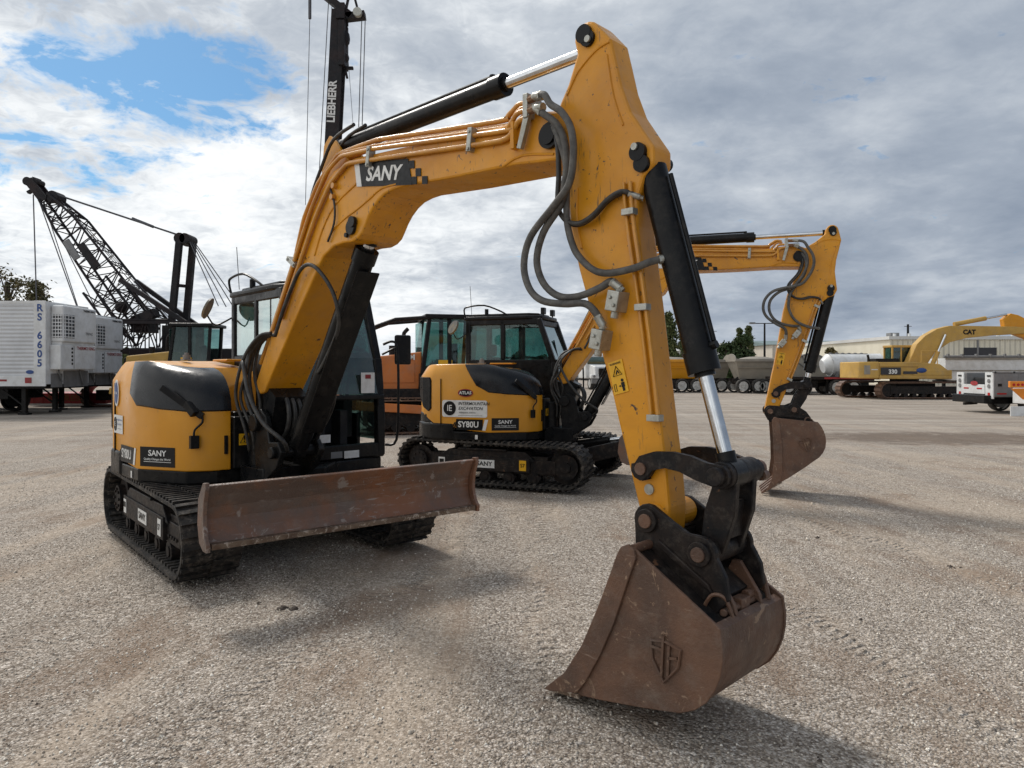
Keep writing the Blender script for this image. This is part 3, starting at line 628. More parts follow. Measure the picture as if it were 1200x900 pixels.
    if teeth:
        panel(.68, .235, 'white_label', hood, S(-.375, 1.105), rnd=.03); disc(.095, .10, 'black_label', hood, S(-.60, 1.108, .006))
        text('IE', .12, 'white_label', hood, S(-.60, 1.108, .010), bold=.01, sx=.9); text('INTERMOUNTAIN', .062, 'black_label', hood, S(-.235, 1.175, .006), bold=.012, shear=.25, sx=.93)
        text('EXCAVATION', .062, 'black_label', hood, S(-.285, 1.108, .006), bold=.012, shear=.25, sx=.93); text('MERIDIAN, IDAHO', .03, 'black_label', hood, S(-.33, 1.05, .006)); text('208.555.0100', .001, 'black_label', hood, S(-.33, 1.01, .006)) if 0 else panel(.36, .006, 'grey', hood, S(-.29, 1.012, .004))
        disc(.115, .056, 'red', hood, S(-.36, 1.325)); disc(.10, .044, 'black_label', hood, S(-.36, 1.325, .005)); text('ATLAS', .058, 'white_label', hood, S(-.36, 1.325, .009), bold=.03, sx=1.1)
    else:
        panel(.30, .17, 'white_label', hood, S(-.60, 1.14)); disc(.05, .065, 'black_label', hood, S(-.69, 1.14, .006)); text('IE', .06, 'white_label', hood, S(-.69, 1.14, .010), bold=.01)
        text('INTERMOUNTAIN', .022, 'blue', hood, S(-.55, 1.18, .006), bold=.01); text('EXCAVATION', .022, 'blue', hood, S(-.55, 1.14, .006), bold=.01); panel(.14, .004, 'grey', hood, S(-.55, 1.10, .004))
        disc(.075, .125, 'white_label', hood, S(-.66, 1.43)); disc(.055, .10, 'blue', hood, S(-.66, 1.43, .006)); text('ATLAS', .032, 'white_label', hood, S(-.66, 1.43, .010), bold=.02)
    # counterweight and platform skirt
    cw = [(-1.30, .5), (-1.335, -.3), (-1.24, -.78), (-1.05, -1.02), (-.86, -1.105), (-.55, -1.105), (-.5, .9), (-1.1, 1.02), (-1.26, .78)]
    b = MB(U); b.plan(cw, .66, .90); b.plan([(x * .985, y * .985) for x, y in cw[:5]] + [(-.85, -.9), (-.85, .9), (-1.24, .75)], .88, 1.04); b.build('counterweight', 'black', root, bevel=.03, seg=3, smooth='auto')
    b = MB(U); b.plan([(-.86, -1.09), (-.02, -1.09), (.44, -.835), (.545, -.61), (.555, -.2), (.95, -.12), (.95, .2), (.70, .45), (.62, .98), (-.6, 1.03), (-.95, .9)], .665, .785)
    b.build('platform_skirt', 'black', root, bevel=.015)
    F2 = U @ frame((.27, -.968, .71), cd, (0, 0, 1), .02)
    panel(.04, .06, 'white_label', root, U @ frame((-.2, -1.092, .715), (1, 0, 0), (0, 0, 1), .003))
    # valve box between hood and boom
    b = MB(U); b.box((.24, -.49, .785), (.60, -.22, 1.24)); b.box((.30, -.46, 1.24), (.52, -.24, 1.28)); vb = b.build('tool_box', 'black', root, bevel=.012)
    panel(.17, .10, 'yellow_label', vb, U @ frame((.602, -.36, 1.04), (0, 1, 0), (0, 0, 1), .002)); panel(.17, .10, 'yellow_label', vb, U @ frame((.42, -.492, 1.04), (1, 0, 0), (0, 0, 1), .002))
    text('!', .07, 'black_label', vb, U @ frame((.602, -.40, 1.04), (0, 1, 0), (0, 0, 1), .006), bold=.02)
    for mf in (U @ frame((.602, -.40, 1.04), (0, 1, 0), (0, 0, 1), .005), U @ frame((.38, -.492, 1.04), (1, 0, 0), (0, 0, 1), .005)):
        b = MB(mf); b.tube([(-.035, -.03, 0), (.035, -.03, 0), (0, .035, 0)], .004, n=5, sub=1, closed=True); b.build('warning_symbol', 'black_label', vb)
    # ---------------- cab
    cab = MB(U)
    def sidepts(): return [(-.86, .80), (-.86, 1.75), (-.84, 2.38), (-.76, 2.47), (.20, 2.47), (.36, 2.40), (.60, 1.75), (.66, 1.30), (.66, .80)]
    YR, YL = .05, .99
    def post(a, b_, y, w=.07): cab.bar((a[0], y, a[1]), (b_[0], y, b_[1]), w, w)
    for y, s in ((YR + .035, 1), (YL - .035, -1)):
        post((-.825, .80), (-.825, 2.42), y, .08); post((.625, .80), (.625, 1.30), y, .085); post((.625, 1.28), (.565, 1.76), y, .085); post((.565, 1.74), (.325, 2.42), y, .08); post((-.25, 1.80), (-.25, 2.42), y, .07 if y < .5 else .09)
    cab.box((-.86, YR, .79), (.64, YR + .05, 1.80)); cab.prism([(.30, .80), (.655, .80), (.655, 1.31), (.59, 1.80), (.30, 1.80)], YR + .001, YR + .052)
    cab.box((-.86, YL - .05, .79), (.2, YL, 1.2)); cab.box((-.863, YR, .79), (-.80, YL, 1.72)); cab.box((.60, YR, .79), (.665, YL, .93)); cab.box((-.86, YR, .785), (.66, YL, .83))
    cab.bar((-.86, YR + .03, 2.38), (.36, YR + .03, 2.38), .06, .10); cab.bar((-.86, YL - .03, 2.38), (.36, YL - .03, 2.38), .06, .10); cab.bar((.335, YR, 2.36), (.335, YL, 2.36), .08, .09); cab.bar((-.83, YR, 2.38), (-.83, YL, 2.38), .06, .10)
    cab.bar((.645, YR, 1.38), (.645, YL, 1.38), .04, .05)
    cb = cab.build('cab', 'black', root, bevel=.014, smooth='auto')
    b = MB(U); b.plan([(-.88, YR - .02), (.20, YR - .02), (.36, YR + .06), (.40, YR + .2), (.40, YL - .2), (.36, YL - .06), (.20, YL + .02), (-.88, YL + .02), (-.92, YL - .1), (-.92, YR + .1)], 2.41, 2.47); b.plan([(-.80, YR + .08), (.15, YR + .08), (.28, YR + .2), (.28, YL - .2), (.15, YL - .08), (-.80, YL - .08)], 2.46, 2.515)
    rf = b.build('roof', 'black', cb, bevel=.02, seg=3, smooth='auto')
    def pane(pts, name='window', mat='glass'):
        P = [Vector(p) for p in pts]; nn = (P[1] - P[0]).cross(P[2] - P[0]).normalized() * .005; k = len(P)
        b = MB(U); b.add([p - nn for p in P] + [p + nn for p in P], [tuple(range(k)), tuple(range(2 * k - 1, k - 1, -1))] + [(i, i + k, (i + 1) % k + k, (i + 1) % k) for i in range(k)])
        return b.build(name, mat, cb)
    pane([(-.79, YR + .02, 1.80), (-.29, YR + .02, 1.80), (-.29, YR + .02, 2.34), (-.79, YR + .02, 2.34)])
    pane([(-.21, YR + .02, 1.80), (.53, YR + .02, 1.80), (.31, YR + .02, 2.34), (-.21, YR + .02, 2.34)])
    b = MB(U); b.bar((.09, YR + .03, 1.80), (.09, YR + .03, 2.34), .035, .03); b.bar((-.25, YR + .06, 1.83), (.50, YR + .06, 1.83), .03); b.build('window_divider', 'black', cb)
    pane([(-.79, YL - .02, 1.2), (-.29, YL - .02, 1.2), (-.29, YL - .02, 2.34), (-.79, YL - .02, 2.34)])
    pane([(-.21, YL - .02, .95), (.59, YL - .02, .95), (.60, YL - .02, 1.30), (.53, YL - .02, 1.78), (.32, YL - .02, 2.34), (-.21, YL - .02, 2.34)], 'door_glass')
    pane([(.57, YR + .07, 1.76), (.57, YL - .07, 1.76), (.345, YL - .07, 2.34), (.345, YR + .07, 2.34)], 'windscreen', 'glass_dark')
    pane([(.645, YR + .07, 1.41), (.645, YL - .07, 1.41), (.572, YL - .07, 1.76), (.572, YR + .07, 1.76)], 'windscreen', 'glass_dark')
    pane([(-.835, YR + .08, 1.74), (-.835, YL - .08, 1.74), (-.835, YL - .08, 2.33), (-.835, YR + .08, 2.33)], 'rear_window')
    # seat, console, pedals inside
    b = MB(U); b.box((-.45, .28, .98), (.05, .78, 1.18)); b.add([(-.50, .29, 1.15), (-.40, .29, 1.15), (-.55, .29, 1.85), (-.62, .29, 1.85), (-.50, .77, 1.15), (-.40, .77, 1.15), (-.55, .77, 1.85), (-.62, .77, 1.85)], [(0, 1, 2, 3), (7, 6, 5, 4), (0, 4, 5, 1), (1, 5, 6, 2), (2, 6, 7, 3), (3, 7, 4, 0)]); b.box((-.64, .42, 1.86), (-.56, .64, 2.05)); b.build('seat', 'seat', cb, bevel=.03, seg=3)
    b = MB(U); b.box((-.35, .13, .95), (.15, .24, 1.35)); b.box((-.35, .82, .95), (.15, .92, 1.35)); b.cyl((.12, .18, 1.35), (.16, .18, 1.55), .018, n=8); b.cyl((.12, .87, 1.35), (.16, .87, 1.55), .018, n=8); b.box((.30, .36, .84), (.48, .44, 1.25)); b.box((.30, .60, .84), (.48, .68, 1.25)); b.box((-.6, .10, .83), (.58, .94, .86)); b.box((.40, .12, 1.2), (.52, .20, 1.55)); b.build('console', 'interior', cb, bevel=.01)
    panel(.15, .20, 'white_label', cb, U @ frame((.634, .80, 1.52), (-.0, 1, 0), (.0, 0, 1), .03), 'notice'); panel(.06, .04, 'red', cb, U @ frame((.634, .80, 1.58), (0, 1, 0), (0, 0, 1), .034))
    panel(.11, .075, 'white_label', cb, U @ frame((.665, .34, 1.0), (0, 1, 0), (0, 0, 1), .003)); panel(.16, .07, 'white_label', cb, U @ frame((.665, .62, .835), (0, 1, 0), (0, 0, 1), .003)); panel(.12, .06, 'grey', cb, U @ frame((.665, .46, .84), (0, 1, 0), (0, 0, 1), .003))
    # handrail, mirrors, lights, wiper
    b = MB(U); b.tube([(.62, 1.0, 1.9), (.68, 1.07, 1.93), (.74, 1.09, 1.85), (.76, 1.09, 1.4), (.74, 1.08, .95), (.66, 1.0, .90)], .013, sub=4); b.build('handrail', 'black', cb, smooth='auto')
    b = MB(U); b.tube([(-.86, YR, 2.44), (-.88, YR - .02, 2.57), (-.82, YR - .02, 2.62), (-.55, YR, 2.64), (-.30, YR + .03, 2.55), (-.18, YR + .06, 2.48)], .013, sub=3); b.build('handrail', 'black', cb, smooth='auto')
    b = MB(U); b.tube([(.60, 1.0, 1.80), (.66, 1.10, 1.86), (.66, 1.16, 1.86)], .011, sub=3); b.build('mirror_bracket', 'black', cb, smooth='auto')
    b = MB(U @ T(.67, 1.20, 1.85) @ RZ(R(-12))); b.cbox((0, 0, 0), (.05, .17, .30)); b.build('side_mirror', 'black', cb, bevel=.02, seg=3)
    b = MB(U @ T(-.98, YR - .21, 2.30) @ Matrix.Rotation(R(62), 4, 'X') @ Matrix.Rotation(R(-30), 4, 'Y')); b.cyl((0, 0, -.012), (0, 0, .012), .12, .11, n=28); b.build('round_mirror', 'mirror_back', cb, smooth='auto')
    b = MB(U); b.tube([(-.86, YR, 2.2), (-.94, YR - .14, 2.12), (-.98, YR - .21, 2.22)], .009, sub=3); b.build('mirror_bracket', 'black', cb)
    for y in (.30, .78):
        b = MB(U); b.box((.30, y - .05, 2.50), (.36, y + .05, 2.60)); b.cyl((.33, y, 2.46), (.33, y, 2.52), .012, n=8); b.build('work_light', 'black', cb, bevel=.012)
    b = MB(U); b.cyl((-.55, .15, 2.50), (-.55, .15, 2.59), .03, n=12); b.build('roof_beacon', 'black', cb, smooth='auto')
    b = MB(U); b.cyl((-.78, .10, 2.5), (-.80, .08, 2.95), .004, n=6); b.build('aerial', 'black', cb)
    b = MB(U); b.bar((.645, .30, 1.45), (.46, .42, 2.10), .015, .02); b.build('wiper', 'black', cb)
    # ---------------- swing bracket
    sx = B @ Vector((.62, 0, 0))
    b = MB(B); b.cyl((.62, 0, .60), (.62, 0, 1.18), .13, n=20); b.prism([(.84, .62), (1.18, .84), (1.26, .98), (1.20, 1.06), (1.06, 1.05), (1.0, 1.26), (.90, 1.32), (.82, 1.27), (.80, 1.0)], -.18, -.13); b.prism([(.84, .62), (1.18, .84), (1.26, .98), (1.20, 1.06), (1.06, 1.05), (1.0, 1.26), (.90, 1.32), (.82, 1.27), (.80, 1.0)], .17, .22); b.box((.56, -.19, .60), (.98, .23, .82)); b.cyl((1.15, -.22, .97), (1.15, .26, .97), .05, n=16); b.cyl((.86, -.23, 1.2), (.86, .27, 1.2), .075, n=18)
    b.build('swing_bracket', 'black', root, bevel=.01, smooth='auto')
    # ---------------- boom
    pose = pose or {}
    PT2 = pose.get('tip', PT); PK2 = pose.get('bk', PK); PQ2 = pose.get('bkl', PQ)
    Mb = aim(PF, PT, PF, PT2); tip = tp(Mb, PT)
    Ms = aim(PT, PK, tip, PK2); bk = tp(Ms, PK)
    Mk = aim(PK, PQ, bk, PQ2)
    if pose:
        tgt = (bk[0] + PQ2[0] - PK2[0], bk[1] + PQ2[1] - PK2[1]); Mk = aim(PK, PQ, bk, tgt)
    BB = B @ Mb
    prof = [(.76, 1.526), (1.115, 2.057), (1.48, 2.60), (1.68, 2.87), (1.82, 3.02), (1.98, 3.12), (2.25, 3.16), (3.0, 3.105), (3.70, 3.045), (4.0, 3.06)] + arc(PT, .135, 70, -80, 8) + [(4.0, 2.78), (3.83, 2.80), (3.3, 2.825), (2.80, 2.86), (2.70, 2.855), (2.61, 2.84), (2.54, 2.81), (2.475, 2.765), (2.425, 2.715), (2.385, 2.66), (2.345, 2.61), (2.29, 2.58), (2.22, 2.565), (2.10, 2.57), (1.98, 2.56), (1.84, 2.50), (1.42, 2.035), (.915, 1.456), (.84, 1.44)]
    b = MB(BB); b.prism(prof, -.15, .21); bm = b.build('boom', 'yellow_arm', root, bevel=.014)
    # black foot, weld flange, gusset ribs, knuckle plate
    b = MB(BB); b.prism([(.74, 1.50), (.80, 1.47), (.93, 1.50), (1.06, 1.42), (.98, 1.15)] + arc(PF, .13, -10, -190, 8), -.12, .18); b.build('boom_foot', 'black', bm, bevel=.01)
    b = MB(BB)
    for pts in ([(4.13, 2.80), (3.9, 2.84), (3.75, 2.81)], [(2.75, 2.885), (2.58, 2.885), (2.45, 2.84), (2.30, 2.79), (2.12, 2.74), (1.98, 2.68), (1.9, 2.62)], [(2.28, 2.97), (2.0, 2.86), (1.83, 2.70), (1.72, 2.52)]):
        b.tube([(x, -.152, z) for x, z in pts], .007, n=6, sub=3); b.build('weld_rib', 'yellow_arm', bm); b = MB(BB)
    b.prism([(3.84, 2.88), (3.845, 3.03), (3.865, 3.03), (3.87, 2.88)], -.19, -.15); b.build('weld_rib', 'yellow_arm', bm)
    pieces('pivot_pin', 'black', bm, BB, [lambda b: (b.cyl((PBC[0], -.175, PBC[1]), (PBC[0], .235, PBC[1]), .052, n=20), b.cyl((PBC[0] + .03, -.185, PBC[1] + .035), (PBC[0] + .03, -.16, PBC[1] + .035), .04, n=16), b.cyl((PBC[0] - .045, -.182, PBC[1] - .05), (PBC[0] - .045, -.16, PBC[1] - .05), .018, n=8)),
        lambda b: (b.cyl((PT[0], -.175, PT[1]), (PT[0], .24, PT[1]), .07, n=24), b.cyl((PT[0], -.187, PT[1]), (PT[0], -.17, PT[1]), .05, n=24))], smooth='auto')
    pieces('grease_nipple', 'yellow_pipe', bm, BB, [lambda b: b.cyl((2.02, -.14, 3.0), (2.02, -.185, 3.0), .022, n=10), lambda b: b.cyl((2.0, -.14, 2.92), (2.0, -.185, 2.92), .022, n=10)], smooth='auto')
    # arm cylinder bracket on the boom back
    b = MB(BB); b.prism([(1.66, 3.02), (1.72, 3.38), (1.80, 3.44), (1.88, 3.38), (2.10, 3.14), (1.95, 3.08)], -.07, -.045); b.prism([(1.66, 3.02), (1.72, 3.38), (1.80, 3.44), (1.88, 3.38), (2.10, 3.14), (1.95, 3.08)], .105, .13); b.build('cylinder_bracket', 'yellow', bm, bevel=.005)
    # steel pipes on the boom side
    pA = [(3.918, 3.126), (3.85, 3.15), (3.80, 3.12), (3.717, 3.084), (2.582, 3.232), (2.483, 3.244), (2.0, 3.245), (1.72, 3.08), (1.513, 2.845), (1.382, 2.557), (.961, 1.926), (.80, 1.70)]
    pB = [(3.946, 3.074), (3.87, 3.08), (3.828, 3.031), (3.774, 3.0), (2.525, 3.165), (2.103, 3.20), (1.912, 3.12), (1.691, 2.872), (1.527, 2.631), (1.369, 2.389), (1.091, 1.972)]
    pC = [(3.971, 3.034), (3.888, 3.031), (3.861, 2.999), (3.80, 2.945), (3.549, 2.971), (2.574, 3.085), (2.191, 3.129), (1.967, 3.018), (1.753, 2.788), (1.591, 2.557), (1.232, 2.06)]
    for pts, y, r in ((pA, -.12, .017), (pA, -.02, .017), (pB, -.165, .015), (pC, -.17, .016), ([(x - .02, z + .035) for x, z in pB], -.13, .013)):
        # straight runs with short bends
        q = []
        for i, p in enumerate(pts):
            if 0 < i < len(pts) - 1:
                for nb in (pts[i - 1], pts[i + 1]):
                    L = math.dist(p, nb); t = min(.045, L * .3) / L; q.append((p[0] + (nb[0] - p[0]) * t, p[1] + (nb[1] - p[1]) * t))
            else: q.append(p)
        b = MB(BB); b.tube([(x, y, z) for x, z in q], r, n=10, sub=2); b.build('hydraulic_pipe', 'yellow_pipe', bm, smooth='auto')
    for x, z, a in ((3.50, 3.01, -7), (2.47, 3.12, -7), (1.42, 2.50, 58)):
        b = MB(BB @ T(x, -.17, z) @ Matrix.Rotation(R(-a), 4, 'Y')); b.box((-.018, -.02, -.07), (.018, .035, .07)); b.cyl((0, -.028, -.055), (0, -.02, -.055), .011, n=8); b.cyl((0, -.028, .045), (0, -.02, .045), .011, n=8); b.build('pipe_clamp', 'zinc', bm, bevel=.003)
    b = MB(BB); b.box((3.955, -.21, 3.02), (3.99, -.09, 3.15)); b.prism([(3.90, 2.87), (3.93, 2.86), (4.0, 3.05), (3.96, 3.06)], -.20, -.17); b.build('pipe_clamp', 'zinc', bm, bevel=.003)
    for z in (3.055, 3.115):
        b = MB(BB); b.cyl((3.99, -.19, z), (4.07, -.22, z - .012), .021, n=8); b.build('hose_fitting', 'rust_orange', bm, smooth='auto')
        b = MB(BB); b.cyl((4.07, -.22, z - .012), (4.12, -.225, z - .02), .024, n=10); b.build('hose_fitting', 'zinc', bm, smooth='auto')
    # brand plate
    bx = Vector((1, 0, -.155)).normalized()
    DB = lambda dx, dz, pu=.003: BB @ frame(Vector((2.60, -.15, 2.985)) + bx * dx + Vector((-bx.z, 0, bx.x)) * -dz * -1, bx, (0, 0, 1), pu)
    b = MB(DB(0, 0)); b.plan([(-.235, -.085), (.34, -.085), (.27, .085), (-.295, .085)], 0, .003); pl = b.build('nameplate', 'black_label', bm)
    b = MB(DB(0, 0)); b.plan([(-.295, -.085), (-.235, -.085), (-.295, .085), (-.355, .085)], 0, .004); b.build('stripe', 'white_label', bm)
    for i, j in ((0, 0), (1, 1), (2, 0), (1, -1) if 0 else (0, 2)):
        b = MB(DB(.36 + i * .055 - j * .02, -.058 + j * .052)); b.plan([(-.027, -.025), (.027, -.025), (.017, .025), (-.037, .025)], 0, .003); b.build('stripe', 'black_label', bm)
    text('SANY', .135, 'white_label', bm, DB(.005, -.005, .006), bold=.03, sx=1.15, shear=.15)
    # boom cylinder, arm cylinder
    pbb = PBB; pbc = tp(Mb, PBC)
    o = rod_cyl(root, 'boom_cylinder', pbb, pbc, math.dist(pbb, pbc) - .16, .082, .045, y=.03, Mx=B)
    d = Vector((pbc[0] - pbb[0], 0, pbc[1] - pbb[1])).normalized(); nn = Vector((d.z, 0, -d.x)); g = MB(B)
    p0 = Vector((pbb[0], .03, pbb[1])) + d * .25 + nn * .10; p1 = Vector((pbc[0], .03, pbc[1])) - d * .28 + nn * .10
    g.add([p0 + Vector((0, -.10, 0)), p0 + Vector((0, .10, 0)), p1 + Vector((0, .10, 0)), p1 + Vector((0, -.10, 0)), p0 + Vector((0, -.10, 0)) + nn * .015, p0 + Vector((0, .10, 0)) + nn * .015, p1 + Vector((0, .10, 0)) + nn * .015, p1 + Vector((0, -.10, 0)) + nn * .015], [(0, 1, 2, 3), (7, 6, 5, 4), (0, 4, 5, 1), (1, 5, 6, 2), (2, 6, 7, 3), (3, 7, 4, 0)]); g.build('cylinder_guard', 'black', o, bevel=.01)
    arm0 = tp(Mb, PARM); top2 = tp(Ms, PTOP)
    rod_cyl(root, 'arm_cylinder', arm0, top2, 1.78, .062, .034, y=.03, Mx=B)
    # ---------------- arm (dipper)
    SS = B @ Ms
    prof = [(4.265, 3.30)] + arc(PTOP, .078, 185, 35, 7) + [(4.48, 3.315), (4.51, 3.20), (4.545, 3.06), (4.60, 2.92), (4.68, 2.80), (4.735, 2.72), (4.735, 2.64), (4.68, 2.58), (4.64, 2.48), (4.64, 2.35), (4.70, 1.93), (4.755, 1.52), (4.80, 1.20), (4.82, 1.00), (4.815, .88), (4.77, .85), (4.69, .87), (4.665, .93), (4.60, 1.15), (4.536, 1.366), (4.495, 1.513), (4.404, 1.794), (4.276, 2.176), (4.215, 2.42), (4.205, 2.62), (4.19, 2.78), (4.15, 2.92), (4.12, 3.02), (4.154, 3.08), (4.205, 3.16), (4.235, 3.23)]
    b = MB(SS); b.prism(prof, -.125, .04); b.cyl((4.745, -.14, .945), (4.745, .16, .945), .068, n=24); am = b.build('arm', 'yellow_arm', root, bevel=.016)
    b = MB(SS); b.prism(arc(PT, .12, 60, 300, 12) + [(4.30, 2.70), (4.30, 3.10)], -.09, .12); b.build('arm_pivot_lug', 'yellow_arm', am, bevel=.006)
    b = MB(SS)
    for pts in ([(4.475, 3.30), (4.40, 3.285), (4.32, 3.24), (4.26, 3.19), (4.20, 3.10)], [(4.30, 2.28), (4.27, 2.42), (4.27, 2.6)], [(4.46, 3.24), (4.50, 3.02), (4.56, 2.86)]): b.tube([(x, -.127, z) for x, z in pts], .006, n=6, sub=3); b.build('weld_rib', 'yellow_arm', am); b = MB(SS)
    pieces('pivot_pin', 'black', am, SS, [lambda b: (b.cyl((4.32, -.145, 3.385), (4.32, -.12, 3.385), .048, n=20), b.cyl((4.345, -.143, 3.355), (4.345, -.12, 3.355), .042, n=20), b.cyl((PTOP[0], -.13, PTOP[1]), (PTOP[0], .11, PTOP[1]), .035, n=16)),
        lambda b: (b.cyl((PC[0] - .01, -.15, PC[1] + .02), (PC[0] - .01, -.12, PC[1] + .02), .045, n=18), b.cyl((PC[0] + .01, -.148, PC[1] - .04), (PC[0] + .01, -.12, PC[1] - .04), .042, n=18), b.cyl((PC[0], -.13, PC[1]), (PC[0], .11, PC[1]), .035, n=16))], smooth='auto')
    pieces('pin_bolt', 'zinc', am, SS, [lambda b: b.cyl((4.355, -.155, 3.345), (4.355, -.14, 3.345), .018, n=10), lambda b: b.cyl((4.645, -.16, 2.73), (4.645, -.145, 2.73), .018, n=10), lambda b: b.cyl((4.715, -.135, 1.075), (4.715, -.12, 1.075), .026, n=12)], smooth='auto')
    # pipes down the arm and their clamps
    for dx in (-.012, .026):
        b = MB(SS); b.tube([(4.585 + dx, -.14, 2.57), (4.60 + dx, -.14, 2.40), (4.655 + dx, -.14, 2.077), (4.712 + dx, -.14, 1.70), (4.745 + dx, -.14, 1.42)], .010, n=8, sub=3); b.build('hydraulic_pipe', 'yellow_pipe', am, smooth='auto')
    for x, z in ((4.604, 2.42), (4.68, 1.95), (4.75, 1.42)):
        b = MB(SS); b.box((x - .03, -.165, z - .016), (x + .04, -.12, z + .016)); b.build('pipe_clamp', 'zinc', am, bevel=.003)
    # valve blocks with fittings
    for x, z in ((4.555, 1.985), (4.455, 1.80)):
        b = MB(SS @ T(x, -.15, z) @ Matrix.Rotation(R(12), 4, 'Y')); b.box((-.035, -.065, -.05), (.035, .03, .05)); b.cyl((0, -.02, -.05), (0, -.02, -.085), .02, n=10); b.cyl((0, -.02, .05), (0, -.02, .075), .018, n=10); b.cyl((-.012, -.065, .015), (-.012, -.075, .015), .01, n=8); b.cyl((.015, -.065, -.02), (.015, -.075, -.02), .01, n=8); b.build('valve_block', 'zinc', am, bevel=.004)
    # warning sticker
    wx = Vector((.094, 0, .025)).normalized(); DW = lambda dx, dz, pu=.003: SS @ frame(Vector((4.533, -.125, 1.613)) + Vector((wx.x, 0, wx.z)) * dx + Vector((-wx.z, 0, wx.x)) * dz, wx, (0, 0, 1), pu)
    panel(.088, .165, 'yellow_label', am, DW(0, 0), 'warning_sticker'); text('WARNING', .014, 'black_label', am, DW(0, .068, .006), bold=.02)
    b = MB(DW(0, .028, .006)); b.tube([(-.027, -.02, 0), (.027, -.02, 0), (0, .026, 0)], .003, n=5, sub=1, closed=True); b.bar((-.008, -.014, 0), (.004, .006, .001), .006, .002); b.bar((.004, .002, 0), (.012, -.012, .001), .006, .002); b.build('warning_symbol', 'black_label', am)
    b = MB(DW(.02, -.043, .006)); b.cyl((0, .022, 0), (0, .022, .001), .008, n=12); b.plan([(-.010, -.012), (.010, -.012), (.010, .012), (-.010, .012)], 0, .001); b.plan([(-.007, -.032), (.007, -.032), (.007, -.012), (-.007, -.012)], 0, .001); b.plan([(-.028, -.004), (-.014, -.009), (-.014, .001)], 0, .001); b.build('warning_symbol', 'black_label', am)
    b = MB(DW(-.028, -.05, .006)); b.tube([(-.006, -.018, 0), (.006, -.018, 0), (.006, .018, 0), (-.006, .018, 0)], .0018, n=4, sub=1, closed=True); b.build('warning_symbol', 'black_label', am)
    # bucket cylinder
    L2 = tp(Ms, PL); Q2 = tp(Mk, PQ); C2 = tp(Ms, PC)
    V2 = circ(L2, math.dist(PL, PV), Q2, math.dist(PQ, PV), -1); V2b = circ(L2, math.dist(PL, PV), Q2, math.dist(PQ, PV), 1)
    V2 = V2 if V2[0] + V2[1] > V2b[0] + V2b[1] else V2b
    rod_cyl(root, 'bucket_cylinder', C2, V2, 1.08, .069, .034, y=-.045, Mx=B, mat='black')
    # guide links and bucket link
    Ml = aim(PL, PV, L2, V2)
    for y0, y1 in ((-.165, -.135), (.155, .185)):
        lk = [(4.655, 1.20), (4.68, 1.235), (4.76, 1.262), (4.86, 1.268), (4.95, 1.258), (5.04, 1.232)] + arc(PV, .055, 60, -120, 6) + [(4.98, 1.15), (4.90, 1.18), (4.82, 1.19), (4.755, 1.172), (4.735, 1.14), (4.70, 1.118)] + arc(PL, .058, -60, -200, 4)
        b = MB(B @ Ml); b.prism(lk, y0, y1); b.build('guide_link', 'black_worn', root, bevel=.005)
    Mq = aim(PV, PQ, V2, Q2)
    b = MB(B @ Mq)
    for y in (-.095, .075): b.prism([(5.035, 1.15), (5.145, 1.17), (5.135, 1.0), (5.075, .82), (4.96, .80), (4.985, 1.0)], y, y + .04)
    b.prism([(5.045, 1.05), (5.10, 1.05), (5.085, .88), (5.01, .88)], -.06, .08)
    b.cyl((PV[0], -.20, PV[1]), (PV[0], .22, PV[1]), .042, n=18); b.cyl((PV[0], -.135, PV[1]), (PV[0], .155, PV[1]), .062, n=20); b.cyl((PQ[0], -.12, PQ[1]), (PQ[0], .14, PQ[1]), .06, n=20); b.build('bucket_link', 'black_worn', root, bevel=.005, smooth='auto')
    pieces('pivot_pin', 'rust', root, B, [lambda b: b.cyl((V2[0], -.178, V2[1]), (V2[0], -.165, V2[1]), .038, n=18), lambda b: (b.cyl((V2[0], .185, V2[1]), (V2[0], .25, V2[1]), .038, n=14), b.cyl((V2[0] + .03, .20, V2[1] - .03), (V2[0] + .03, .245, V2[1] - .03), .026, n=10)), lambda b: b.cyl((L2[0], -.175, L2[1]), (L2[0], -.165, L2[1]), .03, n=14)], smooth='auto')
    # quick hitch
    HK = B @ Mk
    hp = arc(PK, .078, 200, 50, 7) + [(4.87, .945), (4.95, .905)] + arc(PQ, .078, 95, -5, 6) + [(5.135, .74), (5.15, .645), (5.09, .575), (4.97, .635), (4.85, .715), (4.73, .79), (4.665, .81)]
    b = MB(HK); b.prism(hp, -.175, -.145); b.prism(hp, .165, .195); b.box((4.76, -.145, .78), (4.80, .165, .87)); b.prism([(4.78, .80), (5.08, .61), (5.10, .64), (4.80, .84)], -.145, .165); b.cyl((PQ[0], -.145, PQ[1]), (PQ[0], .165, PQ[1]), .042, n=16)
    b.prism([(4.80, .86), (5.06, .70), (5.08, .66), (4.80, .82)], -.19, -.175)
    hb = b.build('quick_hitch', 'black_worn', root, bevel=.006)
    for c in (PK, PQ):
        b = MB(HK); b.cyl((c[0], -.195, c[1]), (c[0], .215, c[1]), .056, n=22); b.build('pin_boss', 'black_worn', hb, smooth='auto', bevel=.004)
        b = MB(HK); b.cyl((c[0], -.205, c[1]), (c[0], .225, c[1]), .034, n=18); b.build('pivot_pin', 'rust', hb, smooth='auto', bevel=.003)
    # ---------------- bucket
    W0, W1 = -.31, .28
    outer = [(5.150, .578), (5.185, .560), (5.194, .50), (5.194, .44), (5.183, .375), (5.158, .308), (5.12, .248), (5.065, .198), (5.0, .162), (4.80, .115), (4.56, .075), (4.30, .045)]
    inner = [(5.140, .560), (5.168, .545), (5.175, .50), (5.175, .445), (5.165, .382), (5.142, .318), (5.106, .262), (5.055, .214), (4.995, .18), (4.80, .137), (4.56, .097), (4.30, .062)]
